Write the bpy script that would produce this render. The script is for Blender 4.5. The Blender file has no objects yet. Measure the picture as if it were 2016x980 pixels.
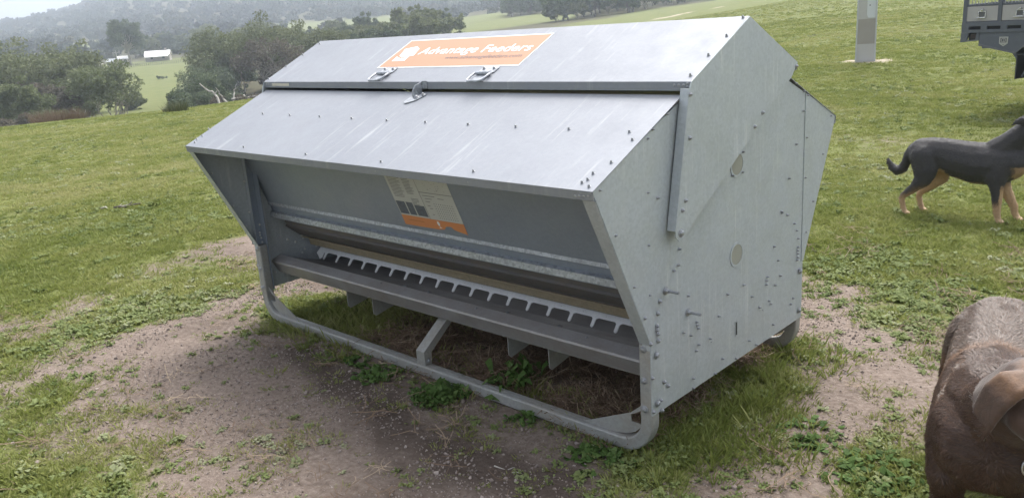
import bpy, bmesh, math, random
import numpy as np
from mathutils import Vector, Matrix
R = math.radians
sc = bpy.context.scene
col = sc.collection
random.seed(7)

# ------------------------------------------------------------ camera
CAM = np.array([2.859, -2.8229, 1.5656])
FW = np.array([-0.67253, 0.69006, -0.26743])
RT = np.array([0.72749, 0.68277, -0.06769])
UP = np.array([-0.13589, 0.24008, 0.9612])
FPX = 1621.81                                   # focal length in pixels of the 2016 px wide photograph
cd = bpy.data.cameras.new('camera')
cam = bpy.data.objects.new('camera', cd)
col.objects.link(cam)
cam.matrix_world = Matrix(((RT[0], UP[0], -FW[0], CAM[0]), (RT[1], UP[1], -FW[1], CAM[1]), (RT[2], UP[2], -FW[2], CAM[2]), (0, 0, 0, 1)))
cd.sensor_width = 36
cd.lens = 36 * FPX / 2016
cd.clip_start = 0.05
cd.clip_end = 12000
sc.camera = cam

# ------------------------------------------------------------ sky, sun, exposure
SUN_EL, SUN_AZ = 60.0, 342.0                    # azimuth clockwise from +Y
w = bpy.data.worlds.new('World')
sc.world = w
w.use_nodes = True
nt = w.node_tree
nt.nodes.clear()
sky = nt.nodes.new('ShaderNodeTexSky')
sky.sky_type = 'NISHITA'
sky.sun_disc = False
sky.sun_elevation = R(SUN_EL)
sky.sun_rotation = R(SUN_AZ)
sky.air_density = 1.0
sky.dust_density = 6.0
sky.ozone_density = 1.0
hs = nt.nodes.new('ShaderNodeHueSaturation')    # overcast: the cloud layer takes most of the blue out
hs.inputs['Saturation'].default_value = 0.32
bg = nt.nodes.new('ShaderNodeBackground')
bg.inputs['Strength'].default_value = 0.15
wo = nt.nodes.new('ShaderNodeOutputWorld')
nt.links.new(sky.outputs[0], hs.inputs['Color'])
nt.links.new(hs.outputs[0], bg.inputs['Color'])
nt.links.new(bg.outputs[0], wo.inputs['Surface'])
sl = bpy.data.lights.new('sun', 'SUN')
sl.energy = 1.25
sl.angle = R(24)
sl.color = (1.0, 0.96, 0.90)
so = bpy.data.objects.new('sun', sl)
col.objects.link(so)
sd = Vector((math.sin(R(SUN_AZ)) * math.cos(R(SUN_EL)), math.cos(R(SUN_AZ)) * math.cos(R(SUN_EL)), math.sin(R(SUN_EL))))
so.rotation_euler = sd.to_track_quat('Z', 'Y').to_euler()
sc.view_settings.view_transform = 'Standard'
sc.view_settings.look = 'None'
sc.view_settings.exposure = 1.15
sc.view_settings.gamma = 1.0
sc.view_settings.use_curve_mapping = False
sc.render.engine = 'CYCLES'
cy = sc.cycles
cy.use_denoising = True
cy.max_bounces = 6
cy.diffuse_bounces = 3
cy.glossy_bounces = 3
cy.volume_bounces = 2
cy.transparent_max_bounces = 4
cy.use_adaptive_sampling = True
cy.adaptive_threshold = 0.015
cy.caustics_reflective = False
cy.caustics_refractive = False

# ------------------------------------------------------------ small helpers
def ray(px, py):
    return FW + RT * ((px - 1008) / FPX) - UP * ((py - 490) / FPX)

def on_plane(px, py, n, c):
    d = ray(px, py)
    n = np.array(n, float)
    return CAM + d * ((c - CAM @ n) / (d @ n))

def at_depth(px, py, depth):
    return CAM + ray(px, py) * depth

def tag(o, label=None, cat=None, group=None, kind=None):
    if label: o['label'] = label
    if cat: o['category'] = cat
    if group: o['group'] = group
    if kind: o['kind'] = kind
    return o

def thing(name, label, cat, loc=(0, 0, 0), rz=0.0, group=None):
    o = bpy.data.objects.new(name, None)
    o.empty_display_size = 0.1
    col.objects.link(o)
    o.location = loc
    o.rotation_euler = (0, 0, rz)
    return tag(o, label, cat, group)

def copy_tree(o, parent=None):
    c = o.copy()
    col.objects.link(c)
    if parent: c.parent = parent
    for ch in list(o.children):
        copy_tree(ch, c)
    return c

class MB:
    """collects verts and faces, builds one mesh object"""
    def __init__(s):
        s.v, s.f, s.m = [], [], []
    def add(s, v, f, mi=0):
        b = len(s.v)
        s.v += [tuple(map(float, q)) for q in v]
        s.f += [tuple(i + b for i in q) for q in f]
        s.m += [mi] * len(f)
        return s
    def box(s, x0, x1, y0, y1, z0, z1, mi=0, M=None):
        v = [(x, y, z) for x in (x0, x1) for y in (y0, y1) for z in (z0, z1)]
        if M is not None: v = [tuple(M @ Vector(q)) for q in v]
        return s.add(v, [(0, 1, 3, 2), (4, 6, 7, 5), (0, 4, 5, 1), (2, 3, 7, 6), (0, 2, 6, 4), (1, 5, 7, 3)], mi)
    def prism(s, pts, n, t, mi=0):
        """closed 3d polygon extruded by t along n"""
        n = Vector(n).normalized()
        a = [Vector(p) for p in pts]
        k = len(a)
        v = [tuple(p) for p in a] + [tuple(p + n * t) for p in a]
        f = [tuple(range(k))[::-1], tuple(range(k, 2 * k))] + [(i, (i + 1) % k, k + (i + 1) % k, k + i) for i in range(k)]
        return s.add(v, f, mi)
    def ring_prism(s, outer, inner, n, t, mi=0):
        n = Vector(n).normalized()
        k = len(outer)
        o = [Vector(p) for p in outer]; i_ = [Vector(p) for p in inner]
        v = o + i_ + [p + n * t for p in o] + [p + n * t for p in i_]
        f = []
        for a in range(k):
            b = (a + 1) % k
            f += [(a, k + a, k + b, b), (2 * k + a, 2 * k + b, 3 * k + b, 3 * k + a), (a, b, 2 * k + b, 2 * k + a), (k + a, 3 * k + a, 3 * k + b, k + b)]
        return s.add([tuple(p) for p in v], f, mi)
    def sheet_x(s, prof, x0, x1, t, mi=0, nx=1):
        """open (y,z) polyline swept from x0 to x1 as a sheet of thickness t (to the left of the walking direction)"""
        p = [np.array(q, float) for q in prof]
        k = len(p)
        off = []
        for i in range(k):
            d1 = p[i] - p[i - 1] if i else p[1] - p[0]
            d2 = p[i + 1] - p[i] if i < k - 1 else d1
            d1 = d1 / np.linalg.norm(d1); d2 = d2 / np.linalg.norm(d2)
            n1 = np.array([-d1[1], d1[0]]); n2 = np.array([-d2[1], d2[0]])
            m = n1 + n2
            m = m / max(0.3, (m @ n1))
            off.append(p[i] + m * t)
        loop = p + off[::-1]
        K = len(loop)
        xs = np.linspace(x0, x1, nx + 1)
        v = [(x, q[0], q[1]) for x in xs for q in loop]
        f = []
        for a in range(nx):
            for i in range(K):
                j = (i + 1) % K
                f.append((a * K + i, a * K + j, (a + 1) * K + j, (a + 1) * K + i))
        for i in range(k - 1):
            f.append((i, K - 1 - i, K - 2 - i, i + 1))
            e = nx * K
            f.append((e + i, e + i + 1, e + K - 2 - i, e + K - 1 - i))
        return s.add(v, f, mi)
    def tube(s, path, rad, seg=8, mi=0, cap=True, closed=False):
        P = [Vector(p) for p in path]
        n = len(P)
        rad = [rad] * n if not hasattr(rad, '__len__') else rad
        v, f = [], []
        up = None
        for i in range(n):
            if closed: t = (P[(i + 1) % n] - P[i - 1])
            else: t = P[min(i + 1, n - 1)] - P[max(i - 1, 0)]
            if t.length < 1e-9: t = Vector((0, 0, 1))
            t.normalize()
            if up is None:
                up = t.orthogonal().normalized()
            else:
                up = (up - t * up.dot(t))
                if up.length < 1e-6: up = t.orthogonal()
                up.normalize()
            b = t.cross(up)
            for k in range(seg):
                a = 2 * math.pi * k / seg
                v.append(P[i] + (up * math.cos(a) + b * math.sin(a)) * rad[i])
        for i in range(n if closed else n - 1):
            j = (i + 1) % n
            for k in range(seg):
                l = (k + 1) % seg
                f.append((i * seg + k, i * seg + l, j * seg + l, j * seg + k))
        if cap and not closed:
            f.append(tuple(range(seg))[::-1])
            f.append(tuple(range((n - 1) * seg, n * seg)))
        return s.add(v, f, mi)
    def dome(s, c, n, r, h, mi=0, seg=8):
        """a bolt head: washer disc and a domed cap"""
        c = Vector(c); n = Vector(n).normalized()
        u = n.orthogonal().normalized(); b = n.cross(u)
        v, f = [], []
        for rr, hh in ((r, 0), (r, h * .35), (r * .72, h * .8), (r * .3, h)):
            for k in range(seg):
                a = 2 * math.pi * k / seg
                v.append(c + (u * math.cos(a) + b * math.sin(a)) * rr + n * hh)
        for i in range(3):
            for k in range(seg):
                l = (k + 1) % seg
                f.append((i * seg + k, i * seg + l, (i + 1) * seg + l, (i + 1) * seg + k))
        f.append(tuple(range(3 * seg, 4 * seg)))
        return s.add(v, f, mi)
    def bolt(s, c, n, r=.0075, mi=1):
        s.dome(c, n, r * 1.5, .0035, mi)
        return s.dome(Vector(c) + Vector(n).normalized() * .003, n, r, .007, mi, 6)
    def rsweep(s, path, wx, wy, side, mi=0, bev=.008):
        """rounded rectangular section swept along a path lying in a plane; side = plane normal"""
        P = [Vector(p) for p in path]
        side = Vector(side).normalized()
        sec = []
        for sx, sy in ((1, 1), (-1, 1), (-1, -1), (1, -1)):
            cxx, cyy = sx * (wx / 2 - bev), sy * (wy / 2 - bev)
            a0 = {(1, 1): 0, (-1, 1): 90, (-1, -1): 180, (1, -1): 270}[(sx, sy)]
            for k in (0, 45, 90):
                sec.append((cxx + bev * math.cos(R(a0 + k)), cyy + bev * math.sin(R(a0 + k))))
        K = len(sec)
        v, f = [], []
        for i, p in enumerate(P):
            t = (P[min(i + 1, len(P) - 1)] - P[max(i - 1, 0)]).normalized()
            u = side.cross(t)
            for a, b in sec:
                v.append(p + side * a + u * b)
        for i in range(len(P) - 1):
            for k in range(K):
                l = (k + 1) % K
                f.append((i * K + k, i * K + l, (i + 1) * K + l, (i + 1) * K + k))
        f.append(tuple(range(K))[::-1]); f.append(tuple(range((len(P) - 1) * K, len(P) * K)))
        return s.add(v, f, mi)
    def build(s, name, mats, parent=None, smooth=False, autos=None):
        me = bpy.data.meshes.new(name)
        me.from_pydata(s.v, [], s.f)
        mats = mats if isinstance(mats, (list, tuple)) else [mats]
        for m in mats: me.materials.append(m)
        if len(mats) > 1: me.polygons.foreach_set('material_index', s.m)
        bm = bmesh.new(); bm.from_mesh(me)
        bmesh.ops.recalc_face_normals(bm, faces=bm.faces)
        bm.to_mesh(me); bm.free()
        if smooth: me.polygons.foreach_set('use_smooth', [True] * len(me.polygons))
        me.update()
        o = bpy.data.objects.new(name, me)
        col.objects.link(o)
        if parent: o.parent = parent
        return o

def np_mesh(name, V, F, mats, parent=None, attrs=None, link=True, smooth=False):
    """fast mesh from numpy arrays; F is (n,k) with constant k"""
    me = bpy.data.meshes.new(name)
    V = np.asarray(V, np.float32); F = np.asarray(F, np.int32)
    k = F.shape[1]
    me.vertices.add(len(V)); me.vertices.foreach_set('co', V.ravel())
    me.loops.add(F.size); me.loops.foreach_set('vertex_index', F.ravel())
    me.polygons.add(len(F))
    me.polygons.foreach_set('loop_start', np.arange(0, F.size, k, dtype=np.int32))
    me.polygons.foreach_set('use_smooth', np.full(len(F), smooth))
    for m in (mats if isinstance(mats, (list, tuple)) else [mats]): me.materials.append(m)
    for an, (typ, dom, dat) in (attrs or {}).items():
        a = me.attributes.new(an, typ, dom)
        a.data.foreach_set('vector' if typ == 'FLOAT_VECTOR' else ('color' if typ == 'FLOAT_COLOR' else 'value'), np.asarray(dat).ravel())
    me.update(calc_edges=True)
    o = bpy.data.objects.new(name, me)
    if link: col.objects.link(o)
    if parent: o.parent = parent
    return o

# value noise for numpy
def _hash(ix, iy, seed):
    h = (ix.astype(np.int64) * 374761393 + iy.astype(np.int64) * 668265263 + seed * 974711) & 0x7fffffff
    h = ((h ^ (h >> 13)) * 1274126177) & 0x7fffffff
    return ((h ^ (h >> 16)) & 0xffff) / 65535.0
def vnoise(x, y, seed=0):
    ix = np.floor(x); iy = np.floor(y)
    fx = x - ix; fy = y - iy
    fx = fx * fx * (3 - 2 * fx); fy = fy * fy * (3 - 2 * fy)
    a = _hash(ix, iy, seed); b = _hash(ix + 1, iy, seed); c = _hash(ix, iy + 1, seed); d = _hash(ix + 1, iy + 1, seed)
    return (a * (1 - fx) + b * fx) * (1 - fy) + (c * (1 - fx) + d * fx) * fy
def fbm(x, y, seed=0, o=4):
    s = 0; a = .5; t = 0
    for i in range(o):
        s = s + a * vnoise(x * 2 ** i, y * 2 ** i, seed + i); t += a; a *= .5
    return s / t

# ------------------------------------------------------------ materials
def mat(name):
    m = bpy.data.materials.new(name)
    m.use_nodes = True
    n = m.node_tree
    return m, n, n.nodes['Principled BSDF']
def N(n, t, **kw):
    k = n.nodes.new(t)
    for a, b in kw.items():
        if hasattr(k, a) and not a[0].isupper(): setattr(k, a, b)
    return k
def coords(n, scale=(1, 1, 1), src='Object'):
    tc = N(n, 'ShaderNodeTexCoord'); mp = N(n, 'ShaderNodeMapping')
    mp.inputs['Scale'].default_value = scale
    n.links.new(tc.outputs[src], mp.inputs['Vector'])
    return mp.outputs[0]
def noise(n, vec, scale, detail=4, rough=.55):
    k = N(n, 'ShaderNodeTexNoise')
    k.inputs['Scale'].default_value = scale; k.inputs['Detail'].default_value = detail; k.inputs['Roughness'].default_value = rough
    n.links.new(vec, k.inputs['Vector'])
    return k.outputs['Fac']
def ramp(n, fac, stops):
    k = N(n, 'ShaderNodeValToRGB')
    e = k.color_ramp.elements
    while len(e) < len(stops): e.new(0.5)
    for q, (p, c) in zip(e, stops):
        q.position = p
        q.color = (*c, 1) if hasattr(c, '__len__') else (c, c, c, 1)
    n.links.new(fac, k.inputs[0])
    return k.outputs[0]
def mix(n, fac, a, b, mode='MIX'):
    k = N(n, 'ShaderNodeMix'); k.data_type = 'RGBA'; k.blend_type = mode
    for s, v in ((0, fac), (6, a), (7, b)):
        if isinstance(v, bpy.types.NodeSocket): n.links.new(v, k.inputs[s])
        elif s == 0: k.inputs[0].default_value = v
        else: k.inputs[s].default_value = (*v, 1) if len(v) == 3 else v
    return k.outputs[2]
def math_(n, op, a, b=0.0):
    k = N(n, 'ShaderNodeMath'); k.operation = op
    for i, v in enumerate((a, b)):
        if isinstance(v, bpy.types.NodeSocket): n.links.new(v, k.inputs[i])
        else: k.inputs[i].default_value = v
    return k.outputs[0]
def bump(n, bs, h, strength=.3, dist=.01):
    k = N(n, 'ShaderNodeBump'); k.inputs['Strength'].default_value = strength; k.inputs['Distance'].default_value = dist
    n.links.new(h, k.inputs['Height']); n.links.new(k.outputs[0], bs.inputs['Normal'])

def galvanised(name, base=(.50, .52, .54), var=.06, metallic=.5, rough=.45, streak=.0, dirt=.0, spangle=.05, dust=(.33, .27, .20), axis='x'):
    m, n, b = mat(name)
    c0 = coords(n)
    big = noise(n, c0, 2.2, 5)
    a = tuple(max(0, q - var) for q in base); c = tuple(q + var for q in base)
    colr = mix(n, big, a, c)
    vo = N(n, 'ShaderNodeTexVoronoi'); vo.inputs['Scale'].default_value = 95
    n.links.new(c0, vo.inputs['Vector'])
    sp = N(n, 'ShaderNodeSeparateColor'); n.links.new(vo.outputs['Color'], sp.inputs[0])
    sv = ramp(n, sp.outputs[0], [(0, 1 - spangle), (1, 1 + spangle)])
    colr = mix(n, 1.0, colr, sv, 'MULTIPLY')
    if streak:
        sc_ = (30, 1.8, 1.8) if axis == 'x' else (6, 46, 1.4)
        st = noise(n, coords(n, sc_), 1.0, 4, .6)
        pt = noise(n, c0, 3.5, 3)
        f = math_(n, 'MULTIPLY', ramp(n, st, [(.56, 0), (.70, 1)]), ramp(n, pt, [(.45, 0), (.62, 1)]))
        colr = mix(n, math_(n, 'MULTIPLY', f, streak), colr, (.80, .80, .78))
        st2 = noise(n, coords(n, tuple(q * 1.7 for q in sc_)), 1.0, 3, .5)
        f2 = ramp(n, st2, [(.60, 0), (.75, 1)])
        colr = mix(n, math_(n, 'MULTIPLY', f2, streak * .4), colr, (.36, .36, .35))
    if dirt:
        dn = noise(n, c0, 7, 6, .65)
        colr = mix(n, math_(n, 'MULTIPLY', ramp(n, dn, [(.42, 0), (.68, 1)]), dirt), colr, dust)
    n.links.new(colr, b.inputs['Base Color'])
    b.inputs['Metallic'].default_value = metallic
    rr = ramp(n, noise(n, c0, 9, 4), [(.3, rough - .08), (.7, rough + .10)])
    n.links.new(rr, b.inputs['Roughness'])
    bump(n, b, noise(n, c0, 2.6, 3), .22, .012)
    return m

def plain(name, c, rough=.6, metallic=0.0, var=.12, scale=30, bmp=0.0, spec=.5):
    m, n, b = mat(name)
    c0 = coords(n)
    nn = noise(n, c0, scale, 4)
    n.links.new(mix(n, nn, tuple(q * (1 - var) for q in c), tuple(min(1, q * (1 + var)) for q in c)), b.inputs['Base Color'])
    b.inputs['Roughness'].default_value = rough
    b.inputs['Metallic'].default_value = metallic
    b.inputs['Specular IOR Level'].default_value = spec
    if bmp: bump(n, b, nn, bmp, .01)
    return m

M_ROOF = galvanised('galvanised_roof_sheet', (.265, .28, .31), .035, .35, .56, streak=.26, spangle=.03)
M_PANEL = galvanised('galvanised_end_sheet', (.45, .485, .51), .035, .35, .52, streak=.42, spangle=.06, axis='z')
M_INNER = galvanised('galvanised_inner_sheet', (.31, .355, .425), .025, .45, .5, spangle=.03)
M_FRAME = galvanised('hot_dip_frame', (.33, .335, .325), .045, .3, .55, spangle=.08, dirt=.35)
M_BRIGHT = galvanised('bright_spangled_zinc', (.38, .40, .43), .05, .35, .38, spangle=.25)
M_COMB = galvanised('laser_cut_zinc_comb', (.90, .90, .89), .02, .0, .48, spangle=.03, dirt=.1)
M_TROUGH = galvanised('worn_trough_zinc', (.33, .32, .32), .05, .35, .5, spangle=.04, dirt=.45, dust=(.24, .20, .17))
M_DUST = plain('grain_dust_ledge', (.27, .225, .155), .9, 0, .35, 60)
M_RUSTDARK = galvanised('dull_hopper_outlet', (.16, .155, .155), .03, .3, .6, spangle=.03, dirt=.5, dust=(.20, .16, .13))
M_BOLT = plain('bolt_zinc', (.33, .34, .36), .45, .6, .2, 200)
M_BOLTW = plain('bolt_end_zinc', (.62, .62, .60), .5, .2, .1, 200)
M_SHADOWHOLE = plain('punched_hole', (.03, .03, .03), .9)
# ------------------------------------------------------------ terrain
YAW = math.degrees(math.atan2(FW[0], FW[1]))
_D = np.array([0, 8, 18, 38, 60, 90, 120, 150, 200, 300, 340, 500, 700, 1000, 1400, 1700, 2300, 3200], float)
_A = np.array([-180, -75, -50, -30.2, -22.4, -15.2, -7.1, .8, 7.6, 14.2, 23.3, 31.8, 50, 75, 180], float)
_Z = np.array([
 # 0  8    18    38     60    90    120   150   200    300   340   500  700  1000 1400 1700 2300 3200
 [0, 0, -.2, -.6, -1.2, -2, -2.5, -3, -3, -2, -1, 2, 6, 12, 20, 20, 10, 0],
 [0, 0, -.3, -1.2, -3, -5, -7, -8, -8, -5, -4, 0, 6, 18, 36, 34, 10, 0],
 [0, 0, -.35, -1.2, -4.2, -7.2, -8.4, -8.8, -8.6, -5.6, -5, 0, 7, 22, 42, 38, 10, 0],
 [0, 0, -.32, -1.12, -4.4, -7.0, -8.0, -8.4, -8.2, -5.6, -4.8, 0, 7, 22, 42, 38, 10, 0],
 [0, 0, -.32, -1.14, -4.2, -6.8, -8.0, -8.4, -7.9, -4.9, -4.2, 1, 12, 46, 92, 104, 40, 0],
 [0, 0, -.3, -.98, -3.4, -6, -7.2, -7.6, -7, -4, -3, 3, 16, 62, 140, 160, 60, 0],
 [0, 0, -.2, -.7, -1.8, -3.4, -4.4, -4.9, -4.2, -1.8, -.9, 4, 16, 56, 140, 165, 60, 0],
 [0, 0, -.05, -.3, -.8, -1.6, -2.3, -2.4, -1.5, 1.4, 2.6, 8, 19, 52, 120, 150, 60, 0],
 [0, 0, .05, .0, -.1, -.5, -.8, -.9, 0, 2.8, 4.2, 11, 24, 52, 100, 120, 60, 0],
 [0, 0, .10, .20, .3, .5, .8, 1.2, 1.9, 3.4, 4.6, 11, 24, 46, 84, 100, 60, 0],
 [0, 0, .10, .45, .9, 1.7, 2.6, 3.6, 5.2, 9, 10.6, 17, 26, 42, 66, 80, 50, 0],
 [0, 0, .05, .40, .9, 1.8, 2.9, 4.1, 6.3, 11, 13, 20, 28, 42, 62, 70, 50, 0],
 [0, 0, 0, .3, .7, 1.5, 2.5, 3.6, 5.6, 10, 12, 18, 26, 36, 50, 56, 40, 0],
 [0, 0, 0, .1, .3, .8, 1.3, 2, 3, 6, 7, 12, 18, 26, 36, 40, 20, 0],
 [0, 0, -.2, -.6, -1.2, -2, -2.5, -3, -3, -2, -1, 2, 6, 12, 20, 20, 10, 0]], float)

def _pchip(x, y, q):
    hh = np.diff(x); dl = np.diff(y) / hh
    m = np.zeros_like(y)
    for i in range(1, len(x) - 1):
        if dl[i - 1] * dl[i] > 0:
            w1 = 2 * hh[i] + hh[i - 1]; w2 = hh[i] + 2 * hh[i - 1]
            m[i] = (w1 + w2) / (w1 / dl[i - 1] + w2 / dl[i])
    m[-1] = dl[-1]
    i = np.clip(np.searchsorted(x, q) - 1, 0, len(x) - 2)
    t = (q - x[i]) / hh[i]
    return (2 * t**3 - 3 * t**2 + 1) * y[i] + (t**3 - 2 * t**2 + t) * hh[i] * m[i] + (-2 * t**3 + 3 * t**2) * y[i + 1] + (t**3 - t**2) * hh[i] * m[i + 1]
_q = np.linspace(0, np.log(3300.0), 500)
_T1 = np.array([_pchip(_D, r_, np.clip(np.exp(_q) - 1, 0, 3200)) for r_ in _Z])
_aq = np.linspace(-180, 180, 721)
_TT = np.array([_pchip(_A, _T1[:, j], _aq) for j in range(500)]).T

def azd(x, y):
    dx = np.asarray(x, float) - CAM[0]; dy = np.asarray(y, float) - CAM[1]
    d = np.hypot(dx, dy)
    a = np.degrees(np.arctan2(dx, dy)) - YAW
    return (a + 180) % 360 - 180, d
def ground(x, y):
    x = np.asarray(x, float); y = np.asarray(y, float)
    a, d = azd(x, y)
    u = (a + 180) * 2; v = np.log(np.clip(d, 0, 3200) + 1) / np.log(3300.0) * 499
    i = np.clip(u.astype(int), 0, 719); j = np.clip(v.astype(int), 0, 498)
    fu = u - i; fv = v - j
    z = (_TT[i, j] * (1 - fv) + _TT[i, j + 1] * fv) * (1 - fu) + (_TT[i + 1, j] * (1 - fv) + _TT[i + 1, j + 1] * fv) * fu
    z = z + (fbm(x * .9, y * .9, 3, 4) - .5) * .05 * np.clip((d - 1) / 6, .35, 1)
    z = z + (fbm(x * .11, y * .11, 5, 3) - .5) * np.clip((d - 12) / 40, 0, 1) * .16
    z = z + (fbm(x * .012, y * .012, 9, 4) - .5) * np.clip((d - 420) / 600, 0, 1) * 16
    return z
def gz(x, y): return float(ground(np.array([x]), np.array([y]))[0])
def on_ground(px, py):
    """where the line of sight through this pixel meets the ground"""
    d = ray(px, py); prev = 0.5
    t = .8
    while t < 3000:
        p = CAM + d * t
        if p[2] < gz(p[0], p[1]):
            a, b = prev, t
            for _ in range(30):
                m = (a + b) / 2; p = CAM + d * m
                if p[2] < gz(p[0], p[1]): b = m
                else: a = m
            return CAM + d * b
        prev = t; t *= 1.012
    return CAM + d * 3000
_PXQ = np.linspace(-1200, 3200, 200)
def _haz(px):
    d = ray(px, 110 - .0704 * px)
    return math.degrees(math.atan2(d[0], d[1])) - YAW
_AZQ = np.array([_haz(q) for q in _PXQ])
def at_dist(px, D):
    """ground point at the horizontal distance D in the direction of picture column px"""
    a = R(YAW) + math.radians(float(np.interp(px, _PXQ, _AZQ)))
    x = CAM[0] + math.sin(a) * D; y = CAM[1] + math.cos(a) * D
    return np.array([x, y, gz(x, y)])

# bare soil / grass cover, noted where it lies on the ground near the feeder
_cov = [(0,300,1),(100,450,1),(300,400,1),(250,500,1),(460,488,.3),(400,510,.55),(340,535,.5),(240,570,.65),(180,598,.5),(90,630,.45),(20,650,.4),(440,450,1),(350,572,1),(430,560,1),(300,560,.9),(100,560,1),(60,600,.9),(470,545,.7),(500,520,.5),(210,640,1),(280,612,1),(335,605,.9),(140,650,.6),(60,690,.75),(20,720,.6),(130,690,.45),(250,690,.12),(400,640,0),(480,600,0),(330,650,.15),(300,740,0),(200,720,.15),(100,730,.35),(40,750,.5),(85,795,1),(30,790,.6),(200,780,.2),(300,830,.3),(150,880,.5),(30,850,.75),(30,950,.9),(100,960,.85),(200,930,.5),(300,880,.45),(400,900,.3),(400,960,.25),(500,880,.25),(480,800,.05),(400,760,0),(600,800,0),(700,900,0),(600,950,.05),(800,900,0),(900,950,0),(1000,900,.05),(560,860,.25),(560,700,.1),(740,735,.35),(680,715,.2),(860,780,.5),(780,830,.05),(1030,825,.35),(940,800,.1),(1150,870,.25),(1080,880,.1),(1150,920,.35),(1100,960,.1),(1250,930,.7),(1320,930,.9),(1400,940,.2),(1350,880,.9),(1300,960,.6),(1500,950,.12),(1450,870,.15),(1600,870,.1),(1700,900,.6),(1770,910,.8),(1720,960,.7),(1800,860,.5),(1600,960,.25),(1350,840,.9),(1450,780,1),(1400,820,1),(1500,725,1),(1560,690,1),(1540,760,.8),(1590,705,.5),(1600,640,.05),(1620,600,.05),(1650,665,.2),(1640,620,.1),(1700,600,.5),(1750,625,.8),(1700,700,.35),(1800,690,.5),(1850,660,.35),(1800,600,.5),(1810,560,.8),(1680,575,.2),(1700,540,.8),(1650,530,.9),(1900,540,1),(1980,500,1),(1760,735,.15),(1650,760,.1),(1700,800,.2),(1650,820,.05),(1780,780,.3),(1600,790,.3),(1540,830,.3),(1800,820,.4),(1650,450,1),(1750,500,1),(1900,450,1),(1600,560,.5),(640,620,.95),(590,600,.9),(700,650,.8),(620,650,.8),(800,650,.1),(740,700,.4),(900,690,.05),(820,690,.1),(930,740,.3),(1010,745,.3),(1100,760,.05),(1150,790,.2),(1220,800,.6),(600,570,.2),(560,562,.1)]
_cp = []
for px_, py_, c_ in _cov:
    d_ = ray(px_, py_); t_ = -CAM[2] / d_[2]
    _cp.append((CAM[0] + d_[0] * t_, CAM[1] + d_[1] * t_, c_))
for a_ in range(0, 360, 20):                         # pasture all round
    _cp.append((0.4 + 9 * math.cos(R(a_)), 0.6 + 9 * math.sin(R(a_)), 1.0))
_cp += [(-1, 2.4, .9), (0, 2.4, .9), (1, 2.6, .9), (2.2, 2.2, .9), (-2.8, 1.0, .9), (3.4, -2.6, .4), (3, -4, .5), (1.5, -4, .5), (4.2, 0, .6), (0, 0, .1), (.7, .2, .1), (-.6, .3, .2), (0, .75, .3), (1.0, .85, .3), (-1.0, .85, .3)]
_cp = np.array(_cp)
def cover(x, y):
    x = np.asarray(x, float); y = np.asarray(y, float)
    num = np.zeros_like(x); den = np.zeros_like(x) + 1e-9
    for cx_, cy_, c_ in _cp:
        wgt = 1.0 / ((x - cx_) ** 2 + (y - cy_) ** 2 + .004) ** 1.8
        num += wgt * c_; den += wgt
    c = num / den
    d = np.hypot(x - .4, y - .6)
    c = np.where(d > 8.5, 1.0, c)
    c = c + (fbm(x * 2.6, y * 2.6, 21, 4) - .5) * .75 * np.clip(1 - np.abs(c - .5) * 1.2, 0, 1)
    return np.clip(c, 0, 1)
def colpx(a): return np.interp(a, _AZQ, _PXQ)
def sm(e0, e1, x):
    t = np.clip((x - e0) / (e1 - e0), 0, 1)
    return t * t * (3 - 2 * t)
def wooded(x, y):
    """1 where bush covers the country, 0 on open paddocks"""
    a, d = azd(x, y)
    c = colpx(a) + (fbm(x * .02, y * .02, 40, 3) - .5) * 60
    wd = sm(48, 62, d)
    edge = np.interp(c, [-400, 560, 700, 900, 1080, 1200, 1400, 1560, 1700, 2400], [62, 62, 90, 150, 210, 215, 260, 420, 800, 900]) * (1 + (fbm(x * .03, y * .03, 41, 3) - .5) * .25)
    wd = wd * sm(edge * .96, edge * 1.03, d)
    pad = lambda c0, c1, d0, d1: sm(c0 - 8, c0 + 8, c) * (1 - sm(c1 - 8, c1 + 8, c)) * sm(d0 * .97, d0 * 1.03, d) * (1 - sm(d1 * .97, d1 * 1.03, d))
    for q in ((-80, 395, 135, 345), (100, 212, 520, 640), (520, 780, 440, 640), (700, 1000, 330, 440), (780, 1130, 240, 330), (60, 230, 60, 135)):
        wd = wd * (1 - pad(*q))
    return wd

_rings = np.unique(np.concatenate([np.geomspace(.3, 3200, 330), [0.0]]))
_cols = np.unique(np.concatenate([np.arange(-180, -56, 4), np.arange(-56, 56, .3), np.arange(56, 180, 4)]))
_aa = np.radians(_cols + YAW)
GX = CAM[0] + np.outer(_rings, np.sin(_aa)); GY = CAM[1] + np.outer(_rings, np.cos(_aa))
GZ = ground(GX, GY)
nr, nc = GX.shape
_i = np.arange(nr - 1)[:, None]; _j = np.arange(nc)[None, :]; _j2 = (_j + 1) % nc
_F = np.stack([_i * nc + _j + 0 * _j2, _i * nc + _j2, (_i + 1) * nc + _j2, (_i + 1) * nc + _j + 0 * _j2], -1).reshape(-1, 4)

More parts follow.
